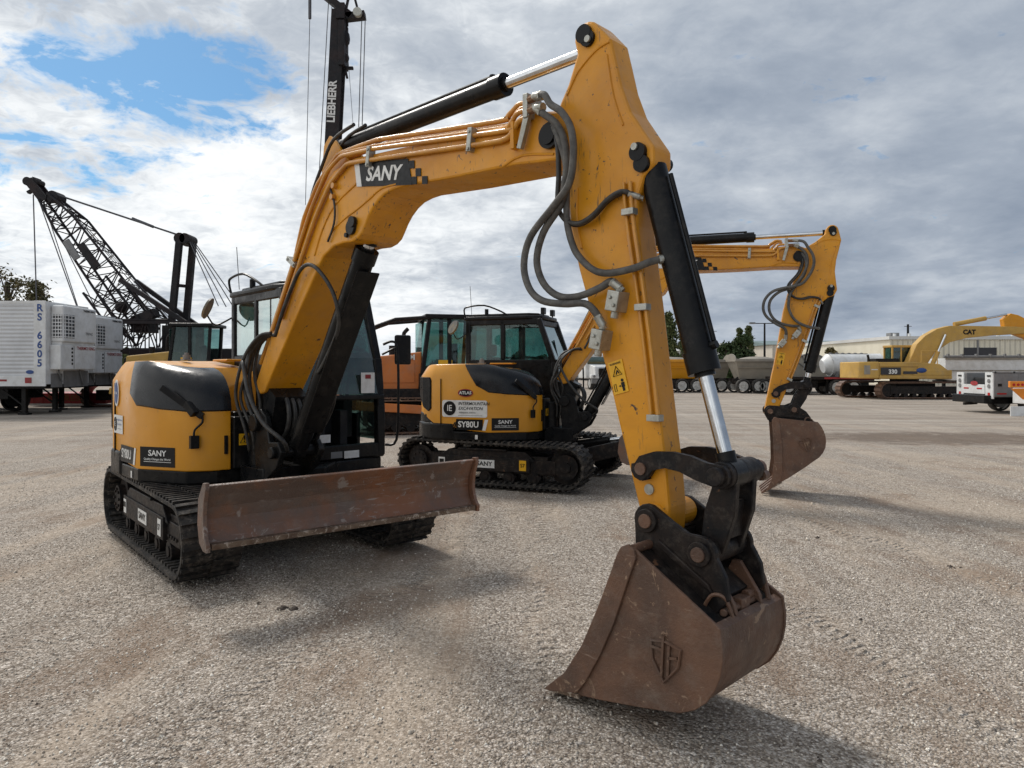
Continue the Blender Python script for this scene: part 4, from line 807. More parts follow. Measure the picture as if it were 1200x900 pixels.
    b = MB(HK); b.prism(outer + inner[::-1], W0, W1); bu = b.build('bucket', 'rust', root, smooth='auto')
    side = [(4.695, .80), (4.72, .835), (4.76, .835), (5.19, .572), (5.202, .50), (5.202, .44), (5.19, .37), (5.165, .305), (5.125, .243), (5.07, .195), (5.0, .16), (4.80, .12), (4.56, .08), (4.33, .05), (4.40, .16), (4.505, .33), (4.60, .53), (4.66, .70)]
    for y0, y1 in ((W0 - .018, W0), (W1, W1 + .018)):
        b = MB(HK); b.prism(side, y0, y1); b.build('side_plate', 'rust', bu, bevel=.004)
    strip = [(4.675, .79), (4.70, .835), (4.74, .852), (4.775, .83), (4.78, .79), (4.73, .66), (4.66, .47), (4.58, .30), (4.50, .16), (4.44, .08), (4.26, .035), (4.235, .045), (4.27, .075), (4.36, .155), (4.47, .32), (4.565, .52), (4.64, .70)]
    for y0, y1 in ((W0 - .034, W0 - .018), (W1 + .018, W1 + .034)):
        b = MB(HK); b.prism(strip, y0, y1); b.build('side_cutter', 'rust', bu, bevel=.004)
    b = MB(HK); b.prism([(4.22, .032), (4.45, .052), (4.45, .075), (4.25, .055)], W0 - .03, W1 + .03); b.build('cutting_edge', 'worn_lip', bu, bevel=.003)
    b = MB(HK); b.cyl((4.745, W0, .825), (4.745, W1, .825), .022, n=12); b.build('lip_tube', 'rust', bu, smooth='auto')
    b = MB(HK); b.prism([(4.72, .800), (5.155, .515), (5.165, .53), (4.73, .815)], W0 + .001, W1 - .001); b.build('top_plate', 'black_worn', bu)
    for y in (-.12, .12):
        b = MB(HK); b.prism([(4.99, .685), (5.02, .75), (5.06, .75), (5.15, .62), (5.165, .57)], y - .012, y + .012); b.build('bucket_ear', 'rust', bu, bevel=.003)
    b = MB(HK); b.cyl((5.12, -.17, .585), (5.12, .18, .585), .018, n=12); b.box((5.09, -.04, .56), (5.145, .04, .62)); b.cyl((5.11, .06, .61), (5.11, .12, .61), .024, n=12); b.build('hitch_latch', 'rust', bu, smooth='auto', bevel=.004)
    b = MB(HK); b.tube([(5.04, -.19, .60), (5.08, -.19, .66), (5.13, -.17, .65), (5.16, -.15, .56)], .009, n=6); b.build('latch_handle', 'rust', bu, smooth='auto'); b = MB(HK); b.tube([(5.06, .22, .60), (5.11, .22, .69), (5.16, .2, .57)], .012, n=6); b.build('latch_handle', 'rust', bu, smooth='auto')
    # raised shield mark on the side plate
    e = (4.93, .37)
    sh = [(-.075, .07), (0, .085), (.075, .07), (.065, -.01), (0, -.095), (-.065, -.01)]
    rot = R(-3) if not teeth else R(-10)
    pr = lambda k: [(e[0] + k * (x * math.cos(rot) - z * math.sin(rot)), W0 - .024, e[1] + k * (x * math.sin(rot) + z * math.cos(rot))) for x, z in sh]
    b = MB(HK); b.tube(pr(1), .0075, n=6, sub=1, closed=True)
    q = lambda x, z: (e[0] + x * math.cos(rot) - z * math.sin(rot), W0 - .024, e[1] + x * math.sin(rot) + z * math.cos(rot))
    b.bar(q(-.012, .11), q(-.012, -.07), .016, .012); b.bar(q(.018, .075), q(.018, -.075), .012, .012); b.bar(q(-.07, .045), q(-.012, .045), .012, .012); b.bar(q(.018, .02), q(.06, .03), .012, .012); b.build('shield_emblem', 'rust', bu)
    if teeth:
        for k in range(4):
            y = W0 + .04 + k * (W1 - W0 - .08) / 3
            b = MB(HK @ T(0, y, 0)); b.add([(4.38, -.04, .10), (4.38, .04, .10), (4.36, .04, .04), (4.36, -.04, .04), (4.16, -.03, .045), (4.16, .03, .045), (4.155, .03, .02), (4.155, -.03, .02)], [(0, 1, 2, 3), (7, 6, 5, 4), (0, 4, 5, 1), (1, 5, 6, 2), (2, 6, 7, 3), (3, 7, 4, 0)]); b.build('tooth', 'rust', bu, bevel=.005)
    # ---------------- hoses
    h1 = [(4.07, -.225, 3.105), (4.14, -.24, 3.09), (4.183, -.24, 3.03), (4.258, -.24, 2.971), (4.32, -.24, 2.874), (4.337, -.24, 2.741), (4.309, -.24, 2.595), (4.212, -.24, 2.502), (4.045, -.24, 2.36), (3.995, -.24, 2.215), (4.032, -.24, 2.088), (4.124, -.24, 2.013), (4.27, -.23, 1.986), (4.381, -.21, 1.983), (4.43, -.19, 1.945), (4.462, -.17, 1.88)]
    h2 = [(4.07, -.22, 3.04), (4.127, -.22, 2.993), (4.198, -.21, 2.932), (4.25, -.21, 2.84), (4.267, -.21, 2.718), (4.256, -.21, 2.61), (4.227, -.21, 2.504), (4.109, -.21, 2.378), (4.061, -.21, 2.234), (4.109, -.21, 2.107), (4.216, -.21, 2.031), (4.34, -.20, 2.023), (4.465, -.19, 2.056), (4.528, -.18, 2.085), (4.565, -.17, 2.055)]
    h3 = [(4.05, -.10, 3.0), (4.18, -.19, 2.9), (4.249, -.19, 2.70), (4.243, -.18, 2.443), (4.278, -.18, 2.305), (4.328, -.18, 2.225), (4.427, -.19, 2.149), (4.532, -.20, 2.123), (4.658, -.18, 2.136), (4.731, -.14, 2.165), (4.787, -.08, 2.183)]
    h4 = [(4.04, -.12, 3.02), (4.16, -.17, 2.88), (4.188, -.18, 2.70), (4.182, -.18, 2.518), (4.234, -.18, 2.43), (4.325, -.18, 2.399), (4.418, -.18, 2.429), (4.498, -.17, 2.494), (4.58, -.16, 2.522), (4.64, -.12, 2.495)]
    Mh = Ms
    if pose:   # the loops hang between boom tip and arm, so they turn half way with the arm
        Mh = Ms
    for pts, r, mt in ((h1, .019, 'hose_sleeve'), (h2, .019, 'hose_sleeve'), (h3, .018, 'hose_sleeve'), (h4, .013, 'hose'), ([(x - .02, y + .03, z) for x, y, z in h4], .012, 'hose')):
        if pose:
            bp = Mb @ Vector((pts[0][0], pts[0][1], pts[0][2])); k = len(pts)
            pp = []
            for i, p in enumerate(pts):
                w = min(1, i / 3.0); pp.append(tuple((Mb @ Vector(p)) * (1 - w) + (Ms @ Vector(p)) * w))
            pts = pp
        b = MB(B); b.tube(pts, r, n=10, sub=5); ho = b.build('hydraulic_hose', mt, root, smooth=True)
        for a_, c_ in ((pts[0], pts[1]), (pts[-1], pts[-2])):
            a_, c_ = Vector(a_), Vector(c_); dd = (c_ - a_).normalized(); q = MB(B); q.cyl(a_ - dd * .012, a_ + dd * .035, r * 1.18, n=12); q.cyl(a_ + dd * .035, a_ + dd * .045, r * 1.3, n=6); q.cyl(a_ - dd * .03, a_ - dd * .012, r * .8, n=6); q.build('crimp_fitting', 'zinc', ho, smooth='auto')
    # boom cylinder hose arching over the boom side, hoses at the foot
    b = MB(BB); b.tube([(1.20, -.20, 1.92), (1.33, -.20, 2.12), (1.49, -.20, 2.32), (1.60, -.2, 2.42), (1.70, -.19, 2.45), (1.82, -.18, 2.40), (1.93, -.14, 2.26), (1.96, -.10, 2.10), (1.90, -.06, 1.95), (1.74, -.05, 1.76), (1.62, -.06, 1.62)], .015, n=10, sub=5); b.build('hydraulic_hose', 'hose', root, smooth=True)
    b = MB(BB); b.tube([(1.97, -.165, 2.98), (2.03, -.17, 2.85), (2.02, -.17, 2.72), (1.93, -.165, 2.60)], .008, n=8); b.build('hydraulic_hose', 'hose', root, smooth=True)
    rng = random.Random(4)
    for k in range(5):
        y = -.26 + .035 * k; dx = .03 * k
        b = MB(B); b.tube([(1.10 + dx * .3, y + .08, 1.95 - .02 * k), (.98, y + .04, 1.93), (.85 - .02 * k + rng.uniform(-.03, .03), y, 1.84 + rng.uniform(-.05, .04)), (.76 + rng.uniform(-.05, .05), y - .03, 1.62), (.72 + .02 * k + rng.uniform(-.06, .04), y - .02, 1.40), (.80 + rng.uniform(-.05, .05), y + .02, 1.15), (.74 + dx, y + .07, .95)], rng.choice((.011, .014, .017)), n=8, sub=4); b.build('hydraulic_hose', 'hose', root, smooth=True)
    for k in range(4):
        y = -.02 + .055 * k
        b = MB(B); b.tube([(.80, y, 1.30), (1.02, y, 1.42 - .01 * k), (1.10, y, 1.28), (1.05, y, 1.12), (.9, y, 1.02)], .019, n=8, sub=4); b.build('hydraulic_hose', 'hose', root, smooth=True)
    b = MB(B); b.tube([(.80, -.28, 1.72), (.95, -.30, 1.45), (1.15, -.28, 1.22), (1.33, -.20, 1.08), (1.22, -.1, .98)], .018, n=8, sub=4); b.tube([(1.55, .14, 1.62), (1.48, .18, 1.42), (1.35, .2, 1.25), (1.15, .18, 1.02)], .014, n=8, sub=4); b.build('hydraulic_hose', 'hose', root, smooth=True)
    for k, y in enumerate((-.10, .0, .10)):
        b = MB(BB); b.tube([(.80, y, 1.66), (1.15, y - .02, 2.22), (1.45, y, 2.72), (1.60, y, 3.02), (1.75, y, 3.22), (1.95, y - .03, 3.36 + .02 * k), (2.25, y - .05, 3.40 + .02 * k)], .013, n=8, sub=4); b.build('hydraulic_hose', 'hose', root, smooth=True)
    return root

excavator((-2.45, 7.06), -50.4, -48, (-2.6427, 6.85), -44, 'nearest excavator, its rust brown bucket in the foreground and its blade raised toward the camera')
excavator((.07, 10.98), -23, -20, (-.026, 10.746), -16, 'second excavator, parked side on behind the near one with a white sign on its hood',
          pose=dict(tip=(3.937, 3.105), bk=(3.631, 1.142), bkl=(3.958, 1.169)), teeth=True)

# ------------------------------------------------------------------ background machines and vehicles
def px(x, y, Y): return ((x - 600) / 850 * Y, 1.65 + (433 - y) / 850 * Y)      # where a sight line meets the depth Y (used for measuring only)

def wheel(parent, c, r, w, yaw_axis=(0, 1, 0), rim='rim', name='wheel'):
    a = Vector(yaw_axis); c = Vector(c); b = MB()
    rr = [(-.5, .80), (-.42, .97), (-.2, 1), (.2, 1), (.42, .97), (.5, .80)]
    n = 24; perp = Vector((1, 0, 0)) if abs(a.x) < .5 else Vector((0, 1, 0)); up = Vector((0, 0, 1)); vs = []
    for t, k in rr:
        for i in range(n): g = 2 * math.pi * i / n; vs.append(c + a * t * w + (perp * math.cos(g) + up * math.sin(g)) * r * k)
    b.add(vs, [(j * n + i, j * n + (i + 1) % n, (j + 1) * n + (i + 1) % n, (j + 1) * n + i) for j in range(5) for i in range(n)])
    o = b.build(name, 'tyre', parent, smooth='auto')
    q = MB(); q.cyl(c - a * w * .40, c + a * w * .40, r * .66, n=20); q.cyl(c - a * w * .47, c + a * w * .47, r * .22, n=12); q.build('rim', rim, o, smooth='auto')
    return o
def steel_tracks(root, xr, xf, r, y, w, step=.2, mat='rust'):
    P = belt_path(xr, r + .04, r, xf, r + .04, r)
    belt(P, y - w / 2, y + w / 2, .03, mat, root, 'crawler_track', step, .05, chev=False, inner=False)
    b = MB(); b.box((xr + .1, y - .14, .22), (xf - .1, y + .14, r * 1.35)); b.cyl((xr, y - .12, r + .04), (xr, y + .12, r + .04), r * .82, n=20); b.cyl((xf, y - .12, r + .04), (xf, y + .12, r + .04), r * .80, n=20)
    k = int((xf - xr) / .35)
    for i in range(1, k): b.cyl((xr + i * (xf - xr) / k, y - .16, .17), (xr + i * (xf - xr) / k, y + .16, .17), .12, n=12)
    b.build('track_frame', 'black_worn', root, bevel=.01)

def dozer(loc, yaw, label, paint, num, risers=True, size=1.):
    root = empty('bulldozer', (*loc, 0), R(yaw), label=label, cat='bulldozer'); root.scale = (size,) * 3
    for s in (-1, 1): steel_tracks(root, -1.25, 1.25, .42, s * .95, .56)
    b = MB(); b.box((-1.5, -.6, .45), (1.6, .6, 1.15)); b.build('chassis', 'black_worn', root, bevel=.02)
    b = MB(); b.add([(.15, -.48, 1.05), (1.75, -.48, 1.05), (1.75, .48, 1.05), (.15, .48, 1.05), (.15, -.48, 2.12), (1.70, -.44, 1.95), (1.70, .44, 1.95), (.15, .48, 2.12)], [(0, 3, 2, 1), (4, 5, 6, 7), (0, 1, 5, 4), (1, 2, 6, 5), (2, 3, 7, 6), (3, 0, 4, 7)])
    hd = b.build('hood', paint, root, bevel=.05, seg=3)
    for s in (-1, 1):
        b = MB(); b.box((.35, s * .485 - .01, 1.3), (1.25, s * .485 + .01, 1.85)); b.build('side_panel', paint, hd, bevel=.01)
        b = MB(); b.box((1.36, s * .487 - .012, 1.45), (1.52, s * .487 + .012, 1.60)); b.build('marker', 'rust', hd)
    if num: text(num, .20, 'white_label', hd, frame((.62, .487, 1.965), (-1, 0, 0), (0, 0, 1), .014), bold=.03)
    b = MB(); b.box((1.70, -.40, 1.10), (1.78, .40, 1.88)); b.build('radiator_grille', 'black', hd, bevel=.01)
    b = MB(); b.tube([(.55, -.25, 2.05), (.55, -.25, 2.55), (.50, -.25, 2.68), (.42, -.25, 2.76)], .055, n=12, sub=2); b.build('exhaust_pipe', 'black_worn', root, smooth='auto')
    b = MB(); b.cyl((.9, .2, 2.0), (.9, .2, 2.28), .09, n=14); b.build('air_cleaner', 'black_worn', root, smooth='auto')
    b = MB()
    for x0, x1 in ((.22, -.02), (-1.15, -1.25), (-.55, -.55)):
        for s in (-1, 1): b.bar((x0, s * .62, 1.15), (x1, s * .60, 3.0), .11)
    b.box((-1.2, -.68, 1.1), (.25, .68, 1.55)); cbn = b.build('cab', 'black', root, bevel=.02)
    b = MB(); b.box((-1.38, -.78, 2.98), (.12, .78, 3.10)); b.build('cab_roof', 'black', cbn, bevel=.03)
    for s in (-1, 1):
        b = MB(); b.add([(.17, s * .62, 1.56), (-.50, s * .62, 1.56), (-.50, s * .60, 2.96), (.03, s * .60, 2.96)], [(0, 1, 2, 3)] if s > 0 else [(3, 2, 1, 0)]); b.add([(-.60, s * .62, 1.56), (-1.12, s * .62, 1.56), (-1.18, s * .60, 2.96), (-.60, s * .60, 2.96)], [(0, 1, 2, 3)] if s > 0 else [(3, 2, 1, 0)]); o = b.build('window', 'glass', cbn); so_ = o.modifiers.new('solid', 'SOLIDIFY'); so_.thickness = .01
    b = MB(); b.box((.17, -.55, 1.56), (.18, .55, 2.9), Matrix.Shear('XY', 4, (0, 0)) if 0 else None); b.build('windscreen', 'glass', cbn)
    b = MB(); b.box((-.75, -.28, 1.5), (-.2, .28, 1.7)); b.box((-.85, -.26, 1.7), (-.72, .26, 2.35)); b.build('seat', 'seat', cbn, bevel=.04)
    b = MB(); b.box((-.62, .63, 1.58), (-.25, .66, 1.9)); b.build('step_box', 'yellow_label', cbn, bevel=.01)
    b = MB()
    for s in ((-1, 1) if risers else ()): b.tube([(-.1, s * .72, 3.02), (.9, s * .80, 2.93), (1.75, s * .95, 2.6), (2.3, s * 1.0, 2.35), (2.35, s * 1.0, 1.9)], .05, n=8, sub=1)
    if risers: b.build('limb_riser', 'black_worn', root)
    b = MB()
    for s in (-1, 1): b.bar((1.9, s * 1.15, .75), (-.2, s * 1.15, .6), .18, .22)
    b.box((1.75, -.5, .6), (2.1, .5, .9)); b.build('push_arm', paint, root, bevel=.02)
    prof = [(2.35, .15), (2.22, .35), (2.15, .65), (2.20, .95), (2.35, 1.2), (2.40, 1.2), (2.26, .95), (2.21, .65), (2.28, .35), (2.40, .15)]
    if risers: b = MB(); b.prism(prof, -1.55, 1.55); b.build('blade', paint, root, bevel=.01)
    return root
dozer((-2.35, 19.6), 196, 'orange crawler dozer standing behind the two excavators with bent black limb risers', 'orange', '1850M')
dozer((-13.35, 29.2), 184, 'faded yellow dozer half hidden behind the hood of the nearest excavator', 'old_yellow', '', False, 1.12)

def lattice(b, p0, p1, w0, w1, h0, h1, n, rc=.05, rl=.022, side=None):
    """four chords with zigzag lacing from p0 to p1"""
    p0, p1 = Vector(p0), Vector(p1); d = (p1 - p0).normalized(); sd = Vector(side or (0, 1, 0)); u = d.cross(sd).normalized()
    def cp(t, k): 
        w = w0 + (w1 - w0) * t; h = h0 + (h1 - h0) * t; sx, sy = ((-1, -1), (1, -1), (1, 1), (-1, 1))[k]
        return p0 + (p1 - p0) * t + sd * sx * w / 2 + u * sy * h / 2
    for k in range(4): b.cyl(cp(0, k), cp(1, k), rc, n=6)
    for i in range(n):
        for k in range(4):
            a, c = (k, (k + 1) % 4) if i % 2 else ((k + 1) % 4, k)
            b.cyl(cp(i / n, a), cp((i + 1) / n, c), rl, n=4, caps=False); b.cyl(cp(i / n, a), cp(i / n, c), rl, n=4, caps=False)
def crawler_crane():
    Y = 34.; k = Y / 850
    def P(x, y, dy=0): return ((x - 600) * k, Y + dy, 1.65 + (433 - y) * k)
    ox, oz = (205 - 600) * k, 0
    root = empty('crawler_crane', (ox, Y, 0), 0, label='black lattice boom crane rising behind the white trailers', cat='crane')
    IM = T(-ox, -Y, 0)
    def part(name, fn, mat='crane', **kw): b = MB(IM); fn(b); return b.build(name, mat, root, **kw)
    for s in (-1, 1):
        b = MB(); Pp = belt_path(-2.6, .5, .45, 2.6, .5, .45); r2 = belt(Pp, s * 1.9 - .4, s * 1.9 + .4, .04, 'rust', root, 'crawler_track', .25, .06, chev=False, inner=False)
        b = MB(); b.box((-2.5, s * 1.9 - .2, .3), (2.5, s * 1.9 + .2, .75)); b.build('track_frame', 'black_worn', root)
    part('car_body', lambda b: (b.box((ox - 1.6, Y - 1.5, .4), (ox + 1.6, Y + 1.5, 1.1)), b.cyl((ox, Y, 1.1), (ox, Y, 1.35), 1.0, n=24)))
    part('engine_house', lambda b: b.box((ox - 1.5, Y - 1.3, 1.35), (ox + 4.2, Y + 1.3, 2.6)), 'crane', bevel=.06)
    part('counterweight', lambda b: b.box((ox + 4.2, Y - 1.4, 1.2), (ox + 5.0, Y + 1.4, 2.9)), 'crane', bevel=.05)
    # lattice front section and boom
    part('boom', lambda b: (lattice(b, P(165, 395), P(120, 335), 1.3, 1.3, 1.35, 1.3, 4, .06, .03), lattice(b, P(172, 384), P(84, 264), 1.3, 1.2, 1.55, 1.05, 9, .06, .028), lattice(b, P(84, 264), P(56, 232), 1.2, .7, 1.05, .5, 4, .06, .028)))
    part('boom_head', lambda b: (b.bar(P(56, 236, -.3), P(38, 213, -.3), .08, .40), b.bar(P(56, 236, .3), P(38, 213, .3), .08, .40), b.bar(P(50, 232), P(42, 218), .5, .22), b.cyl(P(66, 232, -.35), P(66, 232, .35), .27, n=16), b.cyl(P(36, 214, -.3), P(36, 214, .3), .20, n=14), b.cyl(P(45, 214, -.3), P(45, 214, .3), .14, n=12), b.bar(P(40, 209), P(46, 211), .3, .1), b.bar(P(33, 226), P(40, 222), .2, .12)))
    part('walkway', lambda b: (b.bar(P(88, 285, -.7), P(101, 306, -.7), .1, .3),), 'grey'); part('walkway', lambda b: (b.bar(P(105, 290, -.7), P(124, 316, -.7), .12, .35),))
    part('lower_section', lambda b: (lattice(b, P(140, 395), P(205, 395), 1.4, 1.4, 1.5, 1.5, 5, .06, .03), b.bar(P(138, 379, -.8), P(232, 379, -.8), .14, .14), b.bar(P(138, 411, -.8), P(205, 411, -.8), .2, .2), b.box(P(160, 390, -.5), P(180, 378, .5)), b.ball(P(142, 360), .28, 6), b.bar(P(162, 376, -.3), P(187, 367, -.3), .6, .35)))
    part('back_stay', lambda b: (b.bar(P(150, 330, -.7), P(228, 381, -.7), .20), b.bar(P(150, 327, .7), P(226, 382, .7), .20)))
    part('gantry', lambda b: (b.bar(P(204, 385, -.3), P(214, 280, -.3), .26), b.bar(P(214, 385, .3), P(223, 282, .3), .26), b.bar(P(208, 335, -.3), P(219, 335, .3), .14), b.cyl(P(215, 281, -.45), P(215, 281, .45), .26, n=14), b.cyl(P(221, 281, -.45), P(221, 281, .45), .24, n=14)))
    def cables(b):
        for y0, y1 in ((-.3, -.3), (.3, .3)): b.cyl(P(66, 228, y0), P(214, 277, y1), .035, n=5)
        b.cyl(P(155, 256, 0), P(180, 266, 0), .07, n=6)
        for j in range(4): b.cyl(P(225, 283, -.3 + .2 * j), P(262 + 5 * j, 360, -.6 + .4 * j), .025, n=4)
        for j, (xx, yy) in enumerate(((195, 372), (190, 376), (200, 379))): b.cyl(P(72, 236 + j, j * .2), P(xx, yy, j * .2), .018, n=4)
        b.cyl(P(39, 228, 0), P(43, 360, 0), .028, n=4); b.cyl(P(46, 232, -.1), P(96, 372, -.1), .026, n=4); b.cyl(P(48, 232, .1), P(94, 372, .1), .022, n=4); b.cyl(P(72, 280, 0), P(116, 372, .1), .022, n=4)
    part('rigging_cable', cables, 'cable')
    b = MB(IM); b.box(P(205, 412, -1.3), P(245, 383, -.5)); b.build('operator_cab', 'black', root, bevel=.03)
    return root
crawler_crane()

def drill_rig():
    Y = 40.; k = Y / 850
    def P(x, y, dy=0): return ((x - 600) * k, Y + dy, 1.65 + (433 - y) * k)
    ox = (378 - 600) * k
    root = empty('piling_rig', (ox, Y, 0), 0, label='tall dark piling rig mast rising behind the boom of the nearest excavator', cat='piling rig')
    IM = T(-ox, -Y, 0)
    def part(name, fn, mat='crane', **kw): b = MB(IM); fn(b); return b.build(name, mat, root, **kw)
    def leader(b):
        a, c = Vector(P(376, 440)), Vector(P(398, 14)); d = (c - a).normalized(); u = d.cross(Vector((0, 1, 0))).normalized()
        w = .36
        vs = [p + Vector((0, sy * w, 0)) + u * sx * w for p in (a, c) for sx, sy in ((-1, -1), (1, -1), (1, 1), (-1, 1))]
        b.add(vs, [(3, 2, 1, 0), (4, 5, 6, 7), (0, 1, 5, 4), (1, 2, 6, 5), (2, 3, 7, 6), (3, 0, 4, 7)])
        b.cyl(a + u * w * 1.2 * (1 if u.x > 0 else -1), c + u * w * 1.2 * (1 if u.x > 0 else -1), .07, n=6)
    ld = part('leader_mast', leader)
    for s in (-1, 1):
        Pp = belt_path(-2.5, .5, .45, 2.5, .5, .45); belt(Pp, s * 1.8 - .35, s * 1.8 + .35, .04, 'rust', root, 'crawler_track', .25, .06, chev=False, inner=False)
    part('machine_house', lambda b: b.box((ox - 2.2, Y - 1.4, .9), (ox + .6, Y + 1.4, 2.9)), 'grey', bevel=.05)
    part('mast_head', lambda b: (b.bar(P(380, -6, 0), P(412, 20, 0), .5, .35), b.bar(P(394, 22, 0), P(428, 18, 0), .5, .35), b.bar(P(404, 18), P(412, -20), .12), b.bar(P(411, -20), P(420, 14), .12), b.bar(P(378, -3), P(372, -25), .15), b.box(P(396, 26, -.5), P(406, 8, .5))))
    part('sheave', lambda b: (b.cyl(P(421, 19, -.55), P(421, 19, -.30), .24, n=18),), 'zinc', smooth='auto')
    part('rotary_drive', lambda b: (b.box(P(399, 80, -.5), P(406, 28, .5)), b.ball(P(405, 45), .35, 6, (.7, 1, 1.3)), b.bar(P(400, 80), P(414, 80), .2, .15), b.bar(P(402, 70), P(407, 92), .12), b.ball(P(403, 68), .3, 6)), bevel=.02)
    def cb(b):
        b.cyl(P(364, -20), P(358, 240), .02, n=4); b.cyl(P(385, 2), P(372, 240), .025, n=4); b.cyl(P(388, 2, .2), P(376, 240, .2), .02, n=4); b.cyl(P(363, -20, 0), P(363, 22, 0), .09, n=5)
        b.cyl(P(424, 22), P(416, 300), .03, n=4); b.cyl(P(428, 22), P(420, 300), .03, n=4); b.cyl(P(407, 55), P(414, 150), .015, n=4)
    part('hoist_rope', cb, 'cable')
    a, c = Vector(P(376, 440)), Vector(P(398, 14)); d = (c - a).normalized(); org = Vector(P(391.2, 122, -.37)); fr_ = frame((org.x, org.y, org.z), tuple(d), tuple(Vector((-d.z, 0, d.x))), .01)
    b = None; text('LIEBHERR', .60, 'white_label', ld, T(-ox, -Y, 0) @ fr_, bold=.03, sx=.9)
    return root
drill_rig()

def reefer(xn, Y, roof, label, cheap=False):
    root = empty('refrigerated_trailer', (xn, Y, 0), 0, label=label, cat='trailer', group='white refrigerated trailers')
    L = 13.0
    b = MB(); b.box((-L, 0, 1.12), (0, 2.6, roof)); bd = b.build('box_body', 'box_side', root, bevel=.03)
    b = MB(); b.box((-.42, -.015, 1.12), (0.012, 0, roof + .02)); b.box((0, 0, 1.12), (.02, 2.6, roof)); b.box((-L, -.012, roof - .10), (-.4, 0, roof + .01)); b.build('corner_post', 'white', bd, bevel=.006)
    b = MB(); b.box((-L, -.024, 1.05), (.016, .02, 1.42)); b.build('bottom_rail', 'white', bd, bevel=.006)
    for i, c in enumerate('RS 6605'):
        if c != ' ': text(c, .36, 'blue', bd, frame((-.20, -.015, roof - .25 - i * .33), (1, 0, 0), (0, 0, 1), .005), bold=.03)
    panel(.24, .2, 'red', bd, frame((-.6, -.027, 1.26), (1, 0, 0), (0, 0, 1), .004)); panel(.26, .07, 'red', bd, frame((-1.5, -.027, 1.26), (1, 0, 0), (0, 0, 1), .004)); disc(.14, .07, 'blue', bd, frame((-.55, -.018, 1.56), (1, 0, 0), (0, 0, 1), .004))
    # refrigeration unit on the nose
    b = MB(); b.box((.02, .25, roof - 1.45), (.48, 2.35, roof - .12)); un = b.build('refrigeration_unit', 'white', root, bevel=.06, seg=3)
    b = MB(); b.box((.02, .20, roof - 2.45), (.42, 2.40, roof - 1.55)); b.box((.02, .3, roof - 1.56), (.40, 2.3, roof - 1.44)); b.build('unit_base', 'white', un, bevel=.03)
    b = MB(); b.box((.08, .235, roof - 1.30), (.44, .25, roof - .45)); b.box((.479, .32, roof - 1.30), (.492, .95, roof - .45)); gr = b.build('intake_grille', 'dark_opening', un)
    b = MB()
    for k in range(7): z = roof - 1.28 + k * .13; b.box((.49, .30, z), (.505, .97, z + .035)); b.box((.07, .225, z), (.46, .236, z + .035))
    for k in range(4): y = .33 + k * .19; b.box((.495, y, roof - 1.30), (.508, y + .03, roof - .45)); b.box((.10 + .1 * k, .222, roof - 1.30), (.125 + .1 * k, .232, roof - .45))
    b.build('grille_bars', 'white', gr)
    FT = lambda y, z, p=.002: frame((.48, y, z), (0, 1, 0), (0, 0, 1), p)
    text('THERMO KING', .11, 'black_label', un, FT(1.85, roof - .24, .006), bold=.03); text('TRIPAC', .14, 'grey', un, FT(1.85, roof - 1.1, .006), bold=.01)
    b = MB(); b.box((.42, .98, roof - 2.42), (.43, 1.0, roof - 1.58)); b.build('panel_seam', 'grey', un)
    for k in range(5): b = MB(); b.cyl((.42, .88, roof - 1.68 - .14 * k), (.432, .88, roof - 1.68 - .14 * k), .045, n=10); b.build('gauge', 'black', un)
    text('THERMO KING', .17, 'red', un, frame((.42, 1.75, roof - 1.66), (0, 1, 0), (0, 0, 1), .006), bold=.02)
    b = MB(); b.box((0.02, 1.0, 1.0), (.06, 2.5, roof - 2.5)); b.box((.03, .25, 1.0), (.05, .9, 1.5)); b.tube([(.1, .6, roof - 2.45), (.12, .6, 1.5), (.1, .8, 1.2)], .03, n=6, sub=2); b.tube([(.1, 1.9, roof - 2.45), (.12, 1.9, 1.5), (.1, 2.1, 1.1)], .03, n=6, sub=2); b.build('nose_fittings', 'grey', root)
    b = MB(); b.box((-L, .3, .95), (.0, 2.3, 1.10)); b.box((-L, -.01, 1.0), (0.0, .05, 1.06)); b.build('chassis', 'black', root)
    for y in (.35, 2.1):
        b = MB(); b.box((-1.10, y, .08), (-.95, y + .15, 1.0)); b.box((-1.20, y - .05, .0), (-.85, y + .2, .07)); b.bar((-1.02, y + .07, .3), (-1.9, y + .07, .95), .05); b.build('landing_leg', 'black', root)
    for x in (-11.8, -10.5):
        for y in (.3, 2.3): wheel(root, (x, y, .5), .5, .5)
    return root
reefer(-16.72, 26.0, 4.10, 'nearest white box trailer at the left edge, blue number down its corner post')
reefer(-17.5, 29.4, 3.95, 'white box trailer standing just behind the other one at the left edge')
b = MB(); b.box((-16.2, 0, .0), (-16.05, .2, .0 + .01)) if 0 else None
